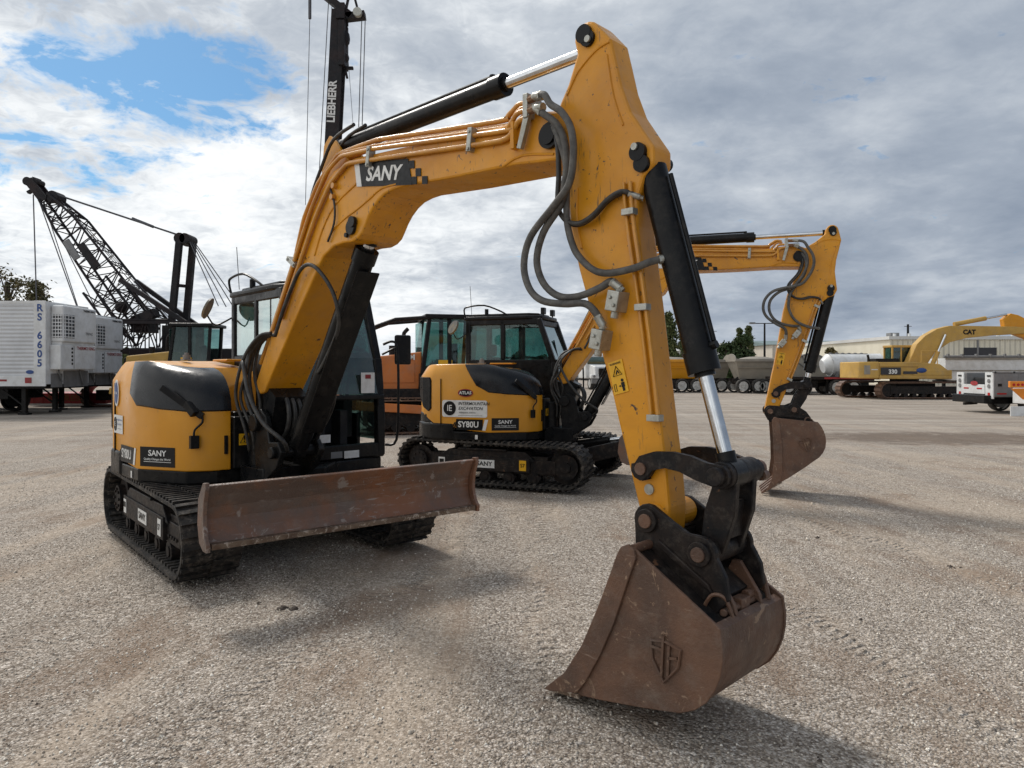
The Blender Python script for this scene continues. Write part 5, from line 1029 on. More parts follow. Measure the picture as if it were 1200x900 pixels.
# axles visible at the left edge belong to a low dark dolly
def dolly():
    root = empty('trailer_dolly', (-19.95, 26.5, 0), 0, label='dark wheeled dolly under the nearest white box trailer at the left edge', cat='dolly')
    b = MB(); b.box((-1.6, .2, .55), (1.4, 2.2, .95)); b.build('chassis', 'black', root, bevel=.02)
    for x in (-1.0, .3):
        for y in (.1, 2.2): wheel(root, (x, y, .5), .5, .45, rim='black')
dolly()
def red_deck():
    X0, z0 = px(33, 475, 32.3); X1, z1 = px(124, 461, 32.3)
    root = empty('lowbed_trailer', (X0, 32.3, 0), 0, label='low red trailer deck with faded lettering beyond the white box trailers', cat='trailer')
    b = MB(); b.box((0, 0, .13), (X1 - X0, 2.2, .60)); dk = b.build('deck', 'red', root, bevel=.02)
    for k in range(8): b = MB(); b.box((.2 + k * .42, -.03, .15), (.26 + k * .42, 0, .58)); b.build('stiffener', 'red', dk)
    text('EXPRESS', .36, 'rust_orange', dk, frame((1.7, -.032, .37), (1, 0, 0), (0, 0, 1), .004), bold=.02, sx=1.2)
    b = MB(); b.box((0, -.05, .04), (X1 - X0 + .2, .1, .125)); b.build('edge_rail', 'white', root)
red_deck()

def big_excavator():
    Y = 40.; k = Y / 850; ox = (1078 - 600) * k
    root = empty('excavator', (ox, Y + 1.6, 0), 0, label='faded yellow large excavator with long curved boom parked at the right', cat='excavator')
    yn = -1.6
    for s, dx in ((-1, .55), (1, -.45)):
        P = belt_path(-2.3, .5, .43, 2.2, .5, .43)
        P = [(x + dx, z) for x, z in P]
        belt(P, s * 1.35 - .35, s * 1.35 + .35, .04, 'rust', root, 'crawler_track', .21, .05, chev=False, inner=False)
        b = MB(); b.box((-2.1 + dx, s * 1.35 - .16, .3), (2.0 + dx, s * 1.35 + .16, .72)); b.cyl((-2.3 + dx, s * 1.35 - .13, .5), (-2.3 + dx, s * 1.35 + .13, .5), .36, n=18); b.cyl((2.2 + dx, s * 1.35 - .13, .5), (2.2 + dx, s * 1.35 + .13, .5), .36, n=18)
        for i in range(8): b.cyl((-1.8 + dx + i * .5, s * 1.35 - .18, .18), (-1.8 + dx + i * .5, s * 1.35 + .18, .18), .12, n=10)
        b.build('track_frame', 'black_worn', root)
    b = MB(); b.box((-1.0, -1.0, .5), (1.2, 1.0, .95)); b.cyl((0, 0, .95), (0, 0, 1.12), .75, n=24); b.build('car_body', 'black_worn', root)
    cw = [(-3.25, -.9), (-3.15, -1.2), (-2.9, -1.35), (-2.1, -1.35), (-2.1, 1.35), (-2.9, 1.35), (-3.15, 1.2), (-3.25, .9)]
    b = MB(); b.plan(cw, 1.15, 2.08); cwt = b.build('counterweight', 'old_yellow', root, bevel=.06, seg=3, smooth='auto')
    b = MB(); b.box((-2.95, -1.362, 1.38), (-2.62, -1.34, 1.88)); b.build('reflector_panel', 'tan_grey', cwt); b = MB(); b.box((-2.55, -1.36, 1.62), (-2.2, -1.345, 1.67)); b.build('badge', 'white', cwt)
    b = MB(); b.box((-2.09, -1.33, 1.12), (1.95, 1.33, 1.32)); b.box((-2.09, -1.32, 1.80), (.1, 1.32, 2.06)); b.box((-.2, -1.32, 1.32), (1.95, -.35, 1.62)); b.add([(.05, -1.3, 1.6), (1.95, -1.3, 1.45), (1.95, -.35, 1.45), (.05, -.35, 1.6), (.05, -1.3, 2.05), (1.3, -1.3, 1.95), (1.3, -.35, 1.95), (.05, -.35, 2.05)], [(0, 3, 2, 1), (4, 5, 6, 7), (0, 1, 5, 4), (1, 2, 6, 5), (2, 3, 7, 6), (3, 0, 4, 7)]); b.box((-2.09, -1.27, 1.3), (.1, 1.27, 1.85)); hs = b.build('machine_house', 'old_yellow', root, bevel=.03)
    b = MB(); b.box((-2.0, -1.33, 1.36), (-.9, -1.27, 1.76)); b.box((-.75, -1.33, 1.40), (.02, -1.26, 1.55)); b.build('engine_grille', 'dark_opening', hs)
    text('330', .32, 'white_label', hs, frame((-1.35, -1.33, 1.52), (1, 0, 0), (0, 0, 1), .006), bold=.04)
    b = MB(); b.ball((.25, -1.32, 1.6), .20, 6, (1.5, .3, .7)); b.build('blue_cover', 'blue', hs, smooth=True)
    b = MB(); b.box((-1.6, .0, 2.06), (-.3, 1.1, 2.28)); b.cyl((-1.85, .3, 2.05), (-1.95, .3, 2.5), .07, n=10); b.build('muffler', 'black', root, bevel=.03)
    # cab
    cx0, cx1 = -.55, 1.15
    b = MB()
    for x in (cx0 + .05, cx0 + .55, cx1 - .05):
        for y in (.35, 1.25): b.bar((x, y, 1.3), (x, y, 3.0), .10)
    b.box((cx0, .3, 1.3), (cx1, 1.3, 2.05)); b.box((cx0 - .02, .28, 2.92), (cx1 + .05, 1.32, 3.06)); cbn = b.build('cab', 'old_yellow', root, bevel=.03)
    for y in (.33, 1.27): b = MB(); b.box((cx0 + .1, y - .006, 2.05), (cx1 - .1, y + .006, 2.92)); b.build('window', 'glass_dark', cbn)
    b = MB(); b.box((cx1 - .03, .4, 1.7), (cx1 - .02, 1.2, 2.92)); b.build('windscreen', 'glass_dark', cbn)
    # boom: traced heights at the far distance, real thickness
    def Q(x, y): return ((x - 600) * k - ox, 1.65 + (433 - y) * k)
    bp = [Q(1083, 436), Q(1080, 424), Q(1090, 402), Q(1100, 392), Q(1114, 384), Q(1130, 380), Q(1143, 380), Q(1208, 381), Q(1232, 383), Q(1230, 389), Q(1180, 392), Q(1150, 395), Q(1130, 400), Q(1112, 412), Q(1104, 424), Q(1099, 438), Q(1090, 442)]
    b = MB(); b.prism(bp, -.32, .22); bm = b.build('boom', 'old_yellow', root, bevel=.03)
    text('CAT', .36, 'black_label', bm, frame((Q(1153, 388)[0], -.325, Q(1153, 388)[1]), (1, 0, 0), (0, 0, 1), .006), bold=.05)
    def hyd(name, a, c, r, fr, y):
        a, c = Vector((a[0], y, a[1])), Vector((c[0], y, c[1])); m = a + (c - a) * fr
        b = MB(); b.cyl(a, m, r, n=14); o = b.build(name, 'old_yellow', root, smooth='auto'); b = MB(); b.cyl(m, c, r * .55, n=12); b.build('rod', 'chrome', o, smooth='auto')
    hyd('arm_cylinder', Q(1138, 378), Q(1202, 366), .13, .60, -.05); hyd('boom_cylinder', Q(1104, 434), Q(1123, 391), .12, .52, -.42); hyd('boom_cylinder', Q(1104, 434), Q(1123, 391), .12, .52, .32)
    st = [Q(1196, 372), Q(1205, 365), Q(1214, 367), Q(1240, 380), Q(1262, 440), Q(1256, 442), Q(1225, 396), Q(1198, 386)]
    b = MB(); b.prism(st, -.22, .15); b.build('arm', 'yellow', root, bevel=.02)
    b = MB(); b.prism([Q(1248, 440), Q(1268, 438), Q(1275, 452), Q(1262, 462), Q(1245, 458)], -.6, .5); b.build('bucket', 'rust', root, bevel=.02)
    b = MB(); b.tube([(.3, -1.2, 2.05), (.3, -1.2, 2.7), (1.2, -1.2, 2.7), (1.2, -1.2, 1.95)], .025, n=6, sub=1); b.build('handrail', 'old_yellow', root)
    return root
big_excavator()

def service_truck():
    root = empty('service_truck', (17.9, 27.0, 0), 0, label='white and grey service truck with tool boxes seen from its tail at the right edge', cat='truck')
    b = MB(); b.box((.05, 0, .62), (3.6, .55, 1.52)); b.box((.05, 1.65, .62), (3.6, 2.2, 1.52)); b.box((.05, .55, .62), (3.6, 1.65, .78)); bd = b.build('utility_body', 'grey', root, bevel=.02)
    for x in (0.95, 2.2): b = MB(); b.box((x, -.012, .66), (x + 1.1, 0, 1.48)); b.build('locker_door', 'grey', bd, bevel=.01); b = MB(); b.box((x + .1, -.03, 1.05), (x + .25, -.01, 1.13)); b.build('handle', 'black', bd)
    b = MB(); b.box((.06, -.012, .66), (.88, 0, 1.48)); ld = b.build('locker_door', 'grey', bd, bevel=.01); b = MB(); b.box((.18, -.03, 1.02), (.32, -.01, 1.12)); b.build('handle', 'black', ld); b = MB(); b.box((.15, -.02, .72), (.5, -.011, .77)); b.build('reflector', 'red_lamp', bd)
    for y0, y1 in ((-.0, .45), (1.75, 2.2)): b = MB(); b.box((0, y0, .55), (.05, y1, 1.54)); tl = b.build('tail_post', 'white', bd, bevel=.008)
    for y in (.22, 1.98):
        b = MB(); b.cyl((-.02, y, 1.22), (0, y, 1.22), .08, n=14); b.cyl((-.02, y, 1.02), (0, y, 1.02), .08, n=14); b.build('tail_lamp', 'grey', bd)
        b = MB(); b.box((-.015, y - .06, .62), (0, y + .06, .78)); b.build('lamp', 'red_lamp', bd)
        b = MB(); b.box((-.02, y - .10, 1.38), (0, y + .10, 1.44)); b.build('marker', 'black', bd)
    b = MB(); b.box((-.02, .45, .72), (.03, 1.75, 1.08)); tg = b.build('tailgate', 'white', bd, bevel=.01)
    for y in (.6, 1.4): b = MB(); b.box((-.03, y, .90), (-.018, y + .3, .95)); b.build('reflector', 'red_lamp', tg)
    disc(.22, .09, 'red', tg, frame((-.022, 1.05, 1.12), (0, -1, 0), (0, 0, 1), .01)); text('CHEVY', .09, 'white_label', tg, frame((-.022, 1.05, 1.12), (0, -1, 0), (0, 0, 1), .018), bold=.02) if 0 else None
    b = MB(); b.box((.3, .56, .8), (1.6, 1.64, 1.35)); b.build('tool_load', 'interior', root, bevel=.05)
    b = MB(); b.box((-.25, .1, .38), (.05, 2.1, .68)); bp = b.build('rear_bumper', 'black', root, bevel=.03); b = MB(); b.bar((-.4, 1.1, .33), (.1, 1.1, .36), .1); b.build('tow_hitch', 'black_worn', bp)
    b = MB(); b.box((.1, .5, .35), (6.2, 1.7, .6)); b.build('chassis', 'black', root)
    for x in (1.55, 5.3):
        for y in (.22, 1.98): wheel(root, (x, y, .40), .40, .34, rim='rim')
    b = MB(); b.prism([(3.75, .5), (3.75, 1.95), (4.1, 2.05), (5.0, 2.0), (5.45, 1.35), (6.4, 1.2), (6.5, .5)], .05, 2.15); cbn = b.build('truck_cab', 'white', root, bevel=.05, seg=3)
    b = MB(); b.prism([(3.95, 1.38), (3.95, 1.85), (4.85, 1.85), (5.2, 1.38)], .035, .06); b.build('window', 'glass_dark', cbn); b = MB(); b.box((3.735, .4, 1.4), (3.76, 1.8, 1.85)); b.build('rear_window', 'glass_dark', cbn)
    b = MB()
    for i in range(6): b.box((.05 + i * .7, -.02, 1.52), (.12 + i * .7, .1, 1.60))
    b.box((.0, -.02, 1.52), (3.6, .03, 1.56)); b.build('cargo_rail', 'grey', bd)
service_truck()
def plow_trailer():
    X, z = px(1184, 488, 25.3)
    root = empty('arrow_board_trailer', (X, 25.3, 0), 0, label='orange light board on a white skirted trailer, cut off by the right edge', cat='trailer')
    b = MB(); b.box((0, 0, 1.02), (2.4, .12, 1.24)); bd = b.build('light_board', 'orange_safety', root, bevel=.015)
    for i in range(9): b = MB(); b.cyl((.12 + .15 * i, -.02, 1.12), (.12 + .15 * i, 0, 1.12), .045, n=12); b.build('lamp', 'red_lamp', bd)
    b = MB(); b.prism([(.06, .99), (.5, .60), (.6, .62), (1.9, .62), (1.9, 1.0)], .02, .10); b.build('support_plate', 'orange_safety', root)
    b = MB(); b.box((.9, .5, .42), (2.4, 1.2, .98)); b.build('body', 'white', root, bevel=.02)
    b = MB(); b.box((-.0, -.02, .02), (2.4, .02, .36)); b.build('skirt', 'white', root, bevel=.01)
    for x in (1.2,): wheel(root, (x, .5, .32), .32, .25)
plow_trailer()

def dump_trailer(x0, x1, Y, paint, label, heap=True, yaw=0):
    """clam shell gravel trailer: hopper tub with rounded bulkheads, ribs, frame and rear tandem"""
    k = Y / 850; X0, X1 = (x0 - 600) * k, (x1 - 600) * k; L = X1 - X0
    root = empty('gravel_trailer', (X0, Y, 0), R(yaw), label=label, cat='trailer', group='gravel trailers beyond the yard')
    z0, z1 = 1.25, 2.35
    b = MB(); b.add([(.0, 0, z1), (L, 0, z1), (L, 2.3, z1), (0, 2.3, z1), (L * .12, .55, z0 - .25), (L * .88, .55, z0 - .25), (L * .88, 1.75, z0 - .25), (L * .12, 1.75, z0 - .25)], [(4, 5, 1, 0), (5, 6, 2, 1), (6, 7, 3, 2), (7, 4, 0, 3), (4, 7, 6, 5)])
    tub = b.build('hopper', paint, root); so_ = tub.modifiers.new('solid', 'SOLIDIFY'); so_.thickness = .05
    b = MB(); b.box((-.03, 2.28, z1 - .16), (L + .03, 2.36, z1 + .03)); b.build('top_rail', paint, tub, bevel=.02); b = MB(); b.box((-.03, -.06, z1 - .16), (L + .03, 0.02, z1 + .03)); b.build('top_rail', paint, tub, bevel=.02); b = MB(); b.add([(L * .06, .18, z1 - .5), (L * .94, .18, z1 - .5), (L * .94, .26, z1 - .62), (L * .06, .26, z1 - .62), (L * .06, .10, z1 - .5), (L * .94, .10, z1 - .5), (L * .94, .18, z1 - .64), (L * .06, .18, z1 - .64)], [(0, 1, 2, 3), (7, 6, 5, 4), (0, 4, 5, 1), (2, 6, 7, 3), (0, 3, 7, 4), (1, 5, 6, 2)]); b.build('side_rib', paint, tub, bevel=.02)
    for xe in (0, L):
        b = MB(T(xe, 1.15, z1 - .15)); n = 12; vs = [(0, 1.16 * math.cos(math.pi * i / n), .55 * math.sin(math.pi * i / n)) for i in range(n + 1)]
        m = len(vs); b.add(vs + [(.08, y, z) for x, y, z in vs], [tuple(range(m)), tuple(range(2 * m - 1, m - 1, -1))] + [(i, i + m, (i + 1) % m + m, (i + 1) % m) for i in range(m)]); b.build('bulkhead', paint, tub)
    if heap: b = MB(); b.ball((L * .5, 1.15, z1 - .2), 1, 8, (L * .44, 1.0, .42)); b.build('gravel_load', 'tan_grey', tub, smooth=True)
    b = MB(); b.box((0, .7, .85), (L, .85, 1.02)); b.box((0, 1.45, .85), (L, 1.6, 1.02)); b.bar((.2, .78, .95), (.9, .78, 1.5), .1); b.bar((L - .2, .78, .95), (L - .9, .78, 1.5), .1); b.bar((L * .7, .5, .25), (L * .45, .5, .9), .06); b.build('chassis', 'black_worn', root)
    for dx in ((.55, 1.62, L - 1.62, L - .55) if L > 3.6 else (.65, 1.75)):
        for y in (.15, 2.1): wheel(root, (dx, y, .5), .5, .42)
    b = MB(); b.box((.3, .4, .62), (L - .3, 2.0, .9)); b.box((L * .4, .2, .35), (L * .6, 2.1, .85)); b.build('gate', 'black_worn', root, bevel=.02)
    return root
dump_trailer(752, 826, 52, 'yellow', 'yellow gravel trailer partly hidden behind the near excavator arm')
dump_trailer(818, 858, 53, 'tan_grey', 'short grey gravel trailer right of the chrome bucket cylinder rod', heap=False)
dump_trailer(862, 925, 50, 'tan_grey', 'long grey gravel trailer left of the far bucket, heaped with gravel')

def flatbed(x0, x1, Y, label, tank=None):
    k = Y / 850; X0, X1 = (x0 - 600) * k, (x1 - 600) * k; L = X1 - X0
    root = empty('flatbed_trailer', (X0, Y, 0), 0, label=label, cat='trailer')
    b = MB(); b.box((0, 0, 1.0), (L, 2.4, 1.18)); b.box((.1, .6, .78), (L - .1, .8, 1.0)); b.box((.1, 1.6, .78), (L - .1, 1.8, 1.0)); dk = b.build('deck', 'black_worn', root, bevel=.01)
    b = MB(); b.box((L * .45, -.02, 1.03), (L, 0, 1.15)); b.build('side_rail', 'red', dk)
    for dx in (L - 2.8, L - 1.7):
        for y in (.2, 2.2): wheel(root, (dx, y, .5), .5, .42)
    for dx in (.6, 3.2): b = MB(); b.box((dx, .2, .1), (dx + .15, .35, 1.0)); b.box((dx - .1, .1, 0), (dx + .25, .45, .08)); b.build('landing_leg', 'black', root)
    b = MB(); b.box((1.0, .1, .45), (2.6, .9, .95)); b.box((.3, .9, .55), (L - .3, 1.5, 1.0)); b.build('battery_box', 'black', root, bevel=.03)
    for dx in (-.3, .75):
        for y in (.2, 2.2): wheel(root, (dx + 1.0, y, .5), .5, .42)
    return root
flatbed(912, 1032, 47, 'dark flatbed trailer with a thin red side rail behind the far bucket')
def tank_and_drum():
    X, z = px(972, 443, 48.2); X2, _ = px(1018, 443, 48.2)
    b = MB(); b.cyl((X + .4, 49.2, 1.95), (X2 + 1.2, 49.2, 1.95), .78, n=28); b.cyl((X - .05, 49.2, 1.85), (X + .4, 49.2, 1.95), .45, .78, n=28)
    root = empty('water_tank', (X, 49.2, 1.18), 0, label='white rounded tank lying on the dark flatbed trailer', cat='tank'); b.M = T(-X, -49.2, -1.18); b.v = [tuple(Vector(v) + Vector((-X, -49.2, -1.18))) for v in b.v]
    b.build('shell', 'white', root, smooth='auto')
    b = MB()
    for i in range(6): b.ball((.5 + i * .42, 0, 1.55), .09, 5, (1.4, 1, .7))
    b.box((.4, -.25, 1.50), (2.9, .25, 1.55)); b.build('walkway', 'grey', root)
    for x in (.6, 2.4): b = MB(); b.box((x, -.7, 0), (x + .15, .7, .35)); b.build('cradle', 'grey', root)
    X, z = px(950, 430, 51)
    root = empty('gravel_trailer', (X, 51, 0), 0, label='grey rounded trailer tub end between the far arm and the white tank', cat='trailer')
    b = MB(); n = 20; r = 1.45; vs = [(r * math.cos(math.pi * i / n), 0, 1.5 + 1.25 * math.sin(math.pi * i / n)) for i in range(n + 1)] + [(-r * .75, 0, 1.05), (r * .75, 0, 1.05)][::1]
    pts = [(x, z_) for x, y, z_ in vs[:n + 1]] + [(-r * .8, 1.1), (r * .8, 1.1)]; b.prism(pts, 0, 4.5); tb = b.build('tub', 'tan_grey', root, bevel=.03)
    b = MB()
    for a in (40, 65, 90, 115, 140): b.bar((0, -.05, 1.5), (1.38 * math.cos(R(a)), -.05, 1.5 + 1.18 * math.sin(R(a))), .07, .05)
    b.tube([(x * 1.0, -.03, z_) for x, z_ in pts[:n + 1]], .05, n=6, sub=1); b.build('end_rib', 'grey', tb)
    b = MB(); b.box((-.9, .2, .7), (.9, 4.4, 1.1)); b.build('chassis', 'black', root)
    for y in (.6, 3.8):
        for x in (-.95, .95): wheel(root, (x, y, .5), .5, .4, yaw_axis=(1, 0, 0))
tank_and_drum()

def semi_truck():
    X, _ = px(694, 440, 62)
    root = empty('semi_truck', (X, 62, 0), R(-78), label='white semi truck facing the yard beneath the second boom', cat='truck')
    b = MB(); b.box((-.6, -1.0, .9), (1.3, 1.0, 2.9)); b.prism([(1.3, .9), (1.3, 2.1), (2.9, 1.9), (3.1, .9)], -.75, .75); cbn = b.build('truck_cab', 'white', root, bevel=.08, seg=3)
    b = MB(); b.box((3.0, -.45, 1.0), (3.13, .45, 1.75)); b.build('radiator_grille', 'black', cbn); b = MB(); b.box((1.29, -.85, 2.1), (1.32, .85, 2.7)); b.build('windscreen', 'glass_dark', cbn)
    b = MB(); b.box((2.95, -1.1, .5), (3.25, 1.1, .85)); b.build('bumper', 'grey', root, bevel=.03)
    for s in (-1, 1):
        b = MB(); b.box((2.6, s * .85 - .25, .9), (3.1, s * .85 + .25, 1.25)); b.build('fender', 'white', root, bevel=.08); b = MB(); b.cyl((3.09, s * .85, 1.1), (3.13, s * .85, 1.1), .1, n=12); b.build('headlight', 'grey', root)
        b = MB(); b.cyl((-.75, s * .95, .9), (-.75, s * .95, 3.3), .08, n=10); b.build('exhaust_stack', 'chrome', root)
        wheel(root, (2.5, s * .95, .5), .5, .3); wheel(root, (-2.2, s * .95, .5), .5, .5)
    b = MB(); b.box((-3.5, -.45, .7), (2.6, .45, .95)); b.build('chassis', 'black', root)
semi_truck()
def pickup(X, Y, label, yaw):
    root = empty('pickup_truck', (X, Y, 0), R(yaw), label=label, cat='truck')
    b = MB(); b.prism([(-2.6, .5), (-2.6, 1.15), (-.9, 1.2), (-.75, 1.8), (.6, 1.8), (1.1, 1.25), (2.5, 1.1), (2.6, .5)], -.9, .9); bd = b.build('body', 'white', root, bevel=.08, seg=3)
    for s in (-1, 1):
        b = MB(); b.prism([(-.65, 1.25), (-.6, 1.68), (.5, 1.68), (.85, 1.25)], s * .9 - .01, s * .9 + .01); b.build('window', 'glass_dark', bd)
        for x in (-1.7, 1.7): wheel(root, (x, s * .8, .36), .36, .25)
pickup(16.2, 75, 'small white pickup parked far off left of the yellow gravel trailer', 10)
pickup(18.6, 78, 'small white pickup parked far off above the yellow gravel trailer', -5)

# ------------------------------------------------------------------ buildings
def building(x0, x1, ytop, Y, depth, wall, label, roof='white_wall', pitched=False, doors=(), extra=None, zb=0):
    k = Y / 850; X0, X1 = (x0 - 600) * k, (x1 - 600) * k; h = 1.65 + (433 - ytop) * k; L = X1 - X0
    root = empty('warehouse', (X0, Y, 0), 0, label=label, cat='building')
    eave = h - (1.2 if pitched else .35)
    b = MB(); b.box((0, 0, 0), (L, depth, eave)); wl = b.build('wall', wall, root)
    b = MB()
    if pitched: b.add([(-.4, -.4, eave), (L + .4, -.4, eave), (L + .4, depth * .5, h), (-.4, depth * .5, h), (-.4, depth + .4, eave), (L + .4, depth + .4, eave)], [(0, 1, 2, 3), (3, 2, 5, 4), (0, 3, 4), (1, 5, 2), (0, 4, 5, 1)])
    else: b.box((-.2, -.2, eave), (L + .2, depth + .2, h))
    b.build('roof', roof, root)
    for (a, w, hh, z) in doors: b = MB(); b.box((a * L, -.06, z), (a * L + w, .02, z + hh)); b.build('door' if z < .2 else 'window', 'dark_opening', wl)
    return root
building(845, 905, 402, 150, 20, 'white_wall', 'long low white shed far off above the left gravel trailers', roof='white_wall', doors=((.2, 4, 4, 0), (.6, 4, 4, 0)))
building(792, 838, 405, 170, 16, 'white_wall', 'small white shed far off just right of the near arm', roof='white_wall', pitched=True, doors=((.3, 3, 3, 0),))
building(700, 800, 418, 180, 14, 'tan_grey', 'low grey shed far off between the boom and the arm', roof='grey', doors=((.3, 3, 3, 0),))
building(905, 1024, 396, 130, 26, 'beige_siding', 'beige warehouse with a sloping grey green roof behind the white tank', roof='teal_roof', pitched=True, doors=((.15, 5, 4.2, 0), (.55, 5, 4.2, 0)))
building(1006, 1046, 413, 105, 10, 'white_wall', 'low pale grey shed left of the faded yellow excavator', roof='grey', doors=((.2, 2, 2.2, 0),))
building(1024, 1044, 403, 135, 12, 'grey', 'narrow dark grey block between the beige warehouse and cream building', roof='grey')
bc = building(1043, 1290, 394, 78, 30, 'cream_siding', 'large cream corrugated building behind the faded yellow excavator', roof='white_wall', doors=((.05, 1.2, 2.2, 0), (.35, 3.5, 4, 0)))
for i in range(14):
    b = MB(); x = .8 + i * 1.6; b.cyl((x, .6, 5.2), (x, .6, 5.55), .16, n=10); b.build('roof_vent', 'white', bc)
b = MB(); b.box((3.2, 6, 5.1), (4.2, 7.0, 5.9)); b.build('roof_unit', 'grey', bc)
b = MB(); b.box((9.3, -.08, 0), (9.5, 0, 4.8)); b.build('downpipe', 'grey', bc)
bw = None
def tarp_trailer():
    k = 46 / 850; X0, X1 = (1108 - 600) * k, (1290 - 600) * k; L = X1 - X0
    root = empty('covered_trailer', (X0, 46, 0), 0, label='long dusty white trailer with a rolled tarp behind the service truck', cat='trailer')
    b = MB(); b.prism([(0, 1.1), (0, 2.35), (L, 2.35), (L, 1.1), (L - .5, .95), (.5, .95)], 0, 2.4); bd = b.build('hopper', 'white', root, bevel=.04)
    b = MB(); b.box((0, -.05, 1.55), (L, 0, 1.62)); b.box((0, -.06, 2.27), (L, 0, 2.39)); b.build('side_rail', 'tan_grey', bd, bevel=.01)
    b = MB(); b.cyl((-.1, .05, 2.46), (L, .05, 2.46), .09, n=10)
    for i in range(7): b.box((.1 + i * .9, -.1, 2.40), (.2 + i * .9, .1, 2.64))
    b.build('tarp_roll', 'grey', root)
    b = MB(); b.box((.2, .6, .75), (L, 1.8, .95)); b.build('chassis', 'black', root)
    for x in (L - 1.2, L - 2.4):
        for y in (.2, 2.2): wheel(root, (x, y, .5), .5, .4)
    for x in (1.0,): b = MB(); b.box((x, .3, 0), (x + .15, .5, .95)); b.box((x, 1.9, 0), (x + .15, 2.1, .95)); b.build('landing_leg', 'black', root)
tarp_trailer()

def pole(px_, ytop, Y, label, lamp=False, r=.10):
    k = Y / 850; X = (px_ - 600) * k; h = 1.65 + (433 - ytop) * k
    root = empty('lamp_post' if lamp else 'utility_pole', (X, Y, 0), 0, label=label, cat='lamp post' if lamp else 'pole')
    b = MB(); b.cyl((0, 0, 0), (0, 0, h), r, r * .7, n=10); b.build('pole', 'black', root, smooth='auto')
    b = MB(); b.cyl((0, 0, 0), (0, 0, .7), r * 2.4, n=12); b.build('footing', 'grey', root)
    if lamp:
        b = MB(); b.bar((-1.1, 0, h), (1.1, 0, h), .08); b.build('arm', 'black', root)
        for s in (-1, 1): b = MB(); b.box((s * 1.2 - .25, -.2, h - .05), (s * 1.2 + .25, .2, h + .1)); b.build('lamp_head', 'grey', root)
    else: b = MB(); b.bar((-.7, 0, h - .4), (.7, 0, h - .4), .1); b.build('crossarm', 'bark', root)
pole(896, 379, 70, 'slim lamp post with two lamp heads above the grey gravel trailers', True, .12)
pole(1064, 380, 140, 'dark pole standing above the cream building roof', False, .28)
pole(836, 386, 150, 'thin pole beside the small dark tree far off', False, .12)

# ------------------------------------------------------------------ trees
def tree(X, Y, h, w, label, mat, leaf=.16, n=5200, trunk=True, seed=1, sparse=False, cone=False, group=None):
    rg = np.random.default_rng(seed); rr = random.Random(seed)
    root = empty('tree', (X, Y, 0), 0, label=label, cat='tree', group=group)
    b = MB(); lean = rr.uniform(-.1, .1) * h * .3
    b.tube([(0, 0, 0), (lean * .3, 0, h * .3), (lean * .7, 0, h * .6), (lean, 0, h * .92)], [h * .035 * (1 - .85 * i / 9) for i in range(10)] if 0 else h * .022, n=8, sub=3)
    cl = []
    m = 34
    for i in range(m):
        t = rr.uniform(.16, 1.0)
        prof = (1 - t) ** .8 * .9 + .12 if cone else math.sin(math.pi * min(1, t * .86 + .1)) ** .6
        a = rr.uniform(0, 6.28); q = rr.uniform(.3, 1.0) * w / 2 * prof
        c = (lean * t + math.cos(a) * q, math.sin(a) * q, h * t); cl.append((c, rr.uniform(.10, .20) * w * (.6 + .5 * prof)))
        b.cyl((lean * t * .7, 0, h * max(.12, t - .22)), c, h * .009, h * .003, n=5, caps=False)
    b.build('trunk', 'bark', root)
    V = []; 
    per = n // m
    for c, r in cl:
        p = rg.normal(size=(per, 3)) * r * (.62 if not sparse else .8) * np.array([1, 1, .8]) + np.array(c)
        V.append(p)
    Pn = np.concatenate(V); Pn[:, 2] = np.maximum(Pn[:, 2], h * .04); k = len(Pn)
    a1 = rg.normal(size=(k, 3)); a1 /= np.linalg.norm(a1, axis=1)[:, None]; a2 = np.cross(a1, rg.normal(size=(k, 3))); a2 /= np.linalg.norm(a2, axis=1)[:, None]
    s = leaf * rg.uniform(.6, 1.3, (k, 1))
    Q = np.stack([Pn - a1 * s, Pn + a2 * s * .5, Pn + a1 * s, Pn - a2 * s * .5], 1).reshape(-1, 3)
    me = bpy.data.meshes.new('crown'); me.vertices.add(len(Q)); me.vertices.foreach_set('co', Q.reshape(-1)); me.loops.add(len(Q)); me.loops.foreach_set('vertex_index', np.arange(len(Q)))
    me.polygons.add(k); me.polygons.foreach_set('loop_start', np.arange(k) * 4); me.update(calc_edges=True); me.materials.append(M[mat])
    o = bpy.data.objects.new('crown', me); col.objects.link(o); o.parent = root
    return root
def tpx(x, ytop, Y): k = Y / 850; return (x - 600) * k, 1.65 + (433 - ytop) * k
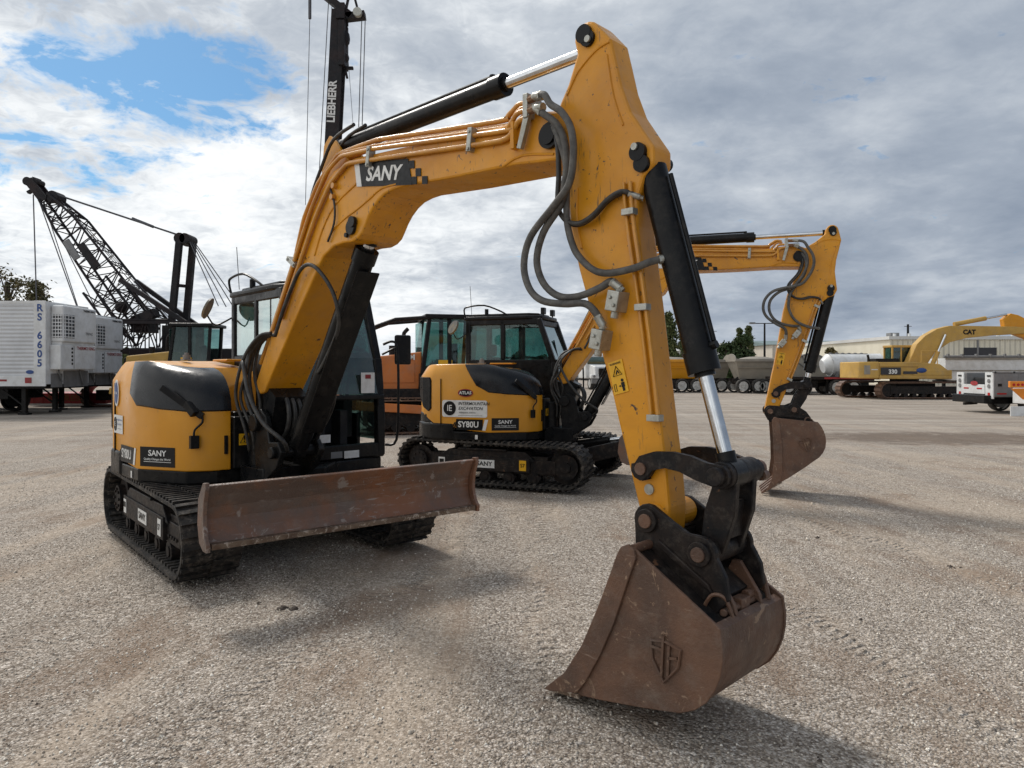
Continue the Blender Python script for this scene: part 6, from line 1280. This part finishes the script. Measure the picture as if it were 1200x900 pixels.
for (x, yt, Y, wpx, mat, lb, kw) in (
        (8, 320, 60, 60, 'leaf_autumn', 'thin leaved tree rising over the roof at the left edge', dict(sparse=True)),
        (38, 334, 58, 56, 'leaf_autumn', 'brown green tree over the white trailer roof, right of the thinner tree', dict()),
        (-30, 330, 62, 60, 'leaf_mid', 'leafy tree just off the left edge above the trailer', dict()),
        (782, 368, 72, 34, 'leaf_mid', 'tall green tree just right of the near arm', dict(cone=True)),
        (800, 374, 78, 20, 'leaf_mid', 'slim green tree half behind the black bucket cylinder', dict(cone=True)),
        (829, 392, 110, 14, 'leaf_dark', 'small dark tree far off beside the thin pole', dict()),
        (850, 402, 66, 38, 'leaf_dark', 'low dense dark bush tree behind the short grey trailer', dict()),
        (868, 395, 66, 32, 'leaf_dark', 'wide dark bushy tree at the foot of the two pointed ones', dict()),
        (866, 386, 74, 12, 'leaf_mid', 'pointed green tree left of the tallest pointed one', dict(cone=True)),
        (879, 380, 73, 14, 'leaf_mid', 'tallest pointed green tree left of the lamp post', dict(cone=True)),
        (973, 410, 90, 16, 'leaf_autumn', 'small scrubby tree over the white tank', dict())):
    X, h = tpx(x, yt, Y); w = wpx / 850 * Y
    tree(X, Y, h, w, lb, mat, leaf=.0020 * Y + .03, n=4800 if not kw.get('sparse') else 2600, seed=int(x) + 50, **kw)
def tree_line():
    rg = np.random.default_rng(9); n = 16000
    x = np.concatenate([rg.uniform(-110, -40, n // 2), rg.uniform(-40, 110, n // 2)]); Y = 150 + rg.uniform(0, 12, n)
    top = 3.2 + 1.6 * np.sin(x * .13) + 1.1 * np.sin(x * .37 + 1) + .7 * np.sin(x * 1.1); z = rg.random(n) ** .7 * np.maximum(top, 1.2)
    Pn = np.stack([x, Y, z], 1); a1 = rg.normal(size=(n, 3)); a1 /= np.linalg.norm(a1, axis=1)[:, None]; a2 = np.cross(a1, rg.normal(size=(n, 3))); a2 /= np.linalg.norm(a2, axis=1)[:, None]
    Q = np.stack([Pn - a1 * .55, Pn + a2 * .4, Pn + a1 * .55, Pn - a2 * .4], 1).reshape(-1, 3)
    me = bpy.data.meshes.new('distant_trees'); me.vertices.add(len(Q)); me.vertices.foreach_set('co', Q.reshape(-1)); me.loops.add(len(Q)); me.loops.foreach_set('vertex_index', np.arange(len(Q)))
    me.polygons.add(n); me.polygons.foreach_set('loop_start', np.arange(n) * 4); me.update(calc_edges=True); me.materials.append(M['leaf_mid'])
    o = bpy.data.objects.new('distant_trees', me); col.objects.link(o); tag(o, 'distant band of green trees along the horizon', 'woods', kind='stuff')
tree_line()

# dark clods and bits of debris lying about the yard
def clods():
    rr = random.Random(11); b = MB()
    spots = [(1120, 665), (955, 631), (1012, 727), (1068, 540), (465, 611), (330, 716), (41, 824), (60, 838), (303, 707), (1150, 812), (960, 892), (232, 640), (1090, 596), (700, 612)]
    for i, (x, y) in enumerate(spots):
        Y = 1402.5 / (y - 433); X = (x - 600) / 850 * Y; r = rr.uniform(.012, .03) * (1.5 if i < 6 else .8)
        for _ in range(rr.randint(2, 5)):
            q = r * rr.uniform(.25, .8); ang = rr.uniform(0, 3.14)
            cx_, cy_ = X + rr.uniform(-2.2, 2.2) * r, Y + rr.uniform(-1.5, 1.5) * r
            pts = [(cx_ + q * rr.uniform(.6, 1.5) * math.cos(ang + t * 1.05), cy_ + q * rr.uniform(.6, 1.3) * math.sin(ang + t * 1.05)) for t in range(6)]
            b.add([(x_, y_, 0) for x_, y_ in pts] + [(cx_ + (x_ - cx_) * rr.uniform(.3, .7), cy_ + (y_ - cy_) * rr.uniform(.3, .7), q * rr.uniform(.35, .8)) for x_, y_ in pts], [tuple(range(6, 12))] + [(t, (t + 1) % 6, (t + 1) % 6 + 6, t + 6) for t in range(6)])
    m = surf('dark_clod', (.06, .045, .035), (.10, .08, .065), s=30, rough=.95, bmp=.6, bscale=90)
    tag(b.build('debris', m), 'dark clods and bits of debris scattered over the gravel', 'debris', kind='stuff')
clods()
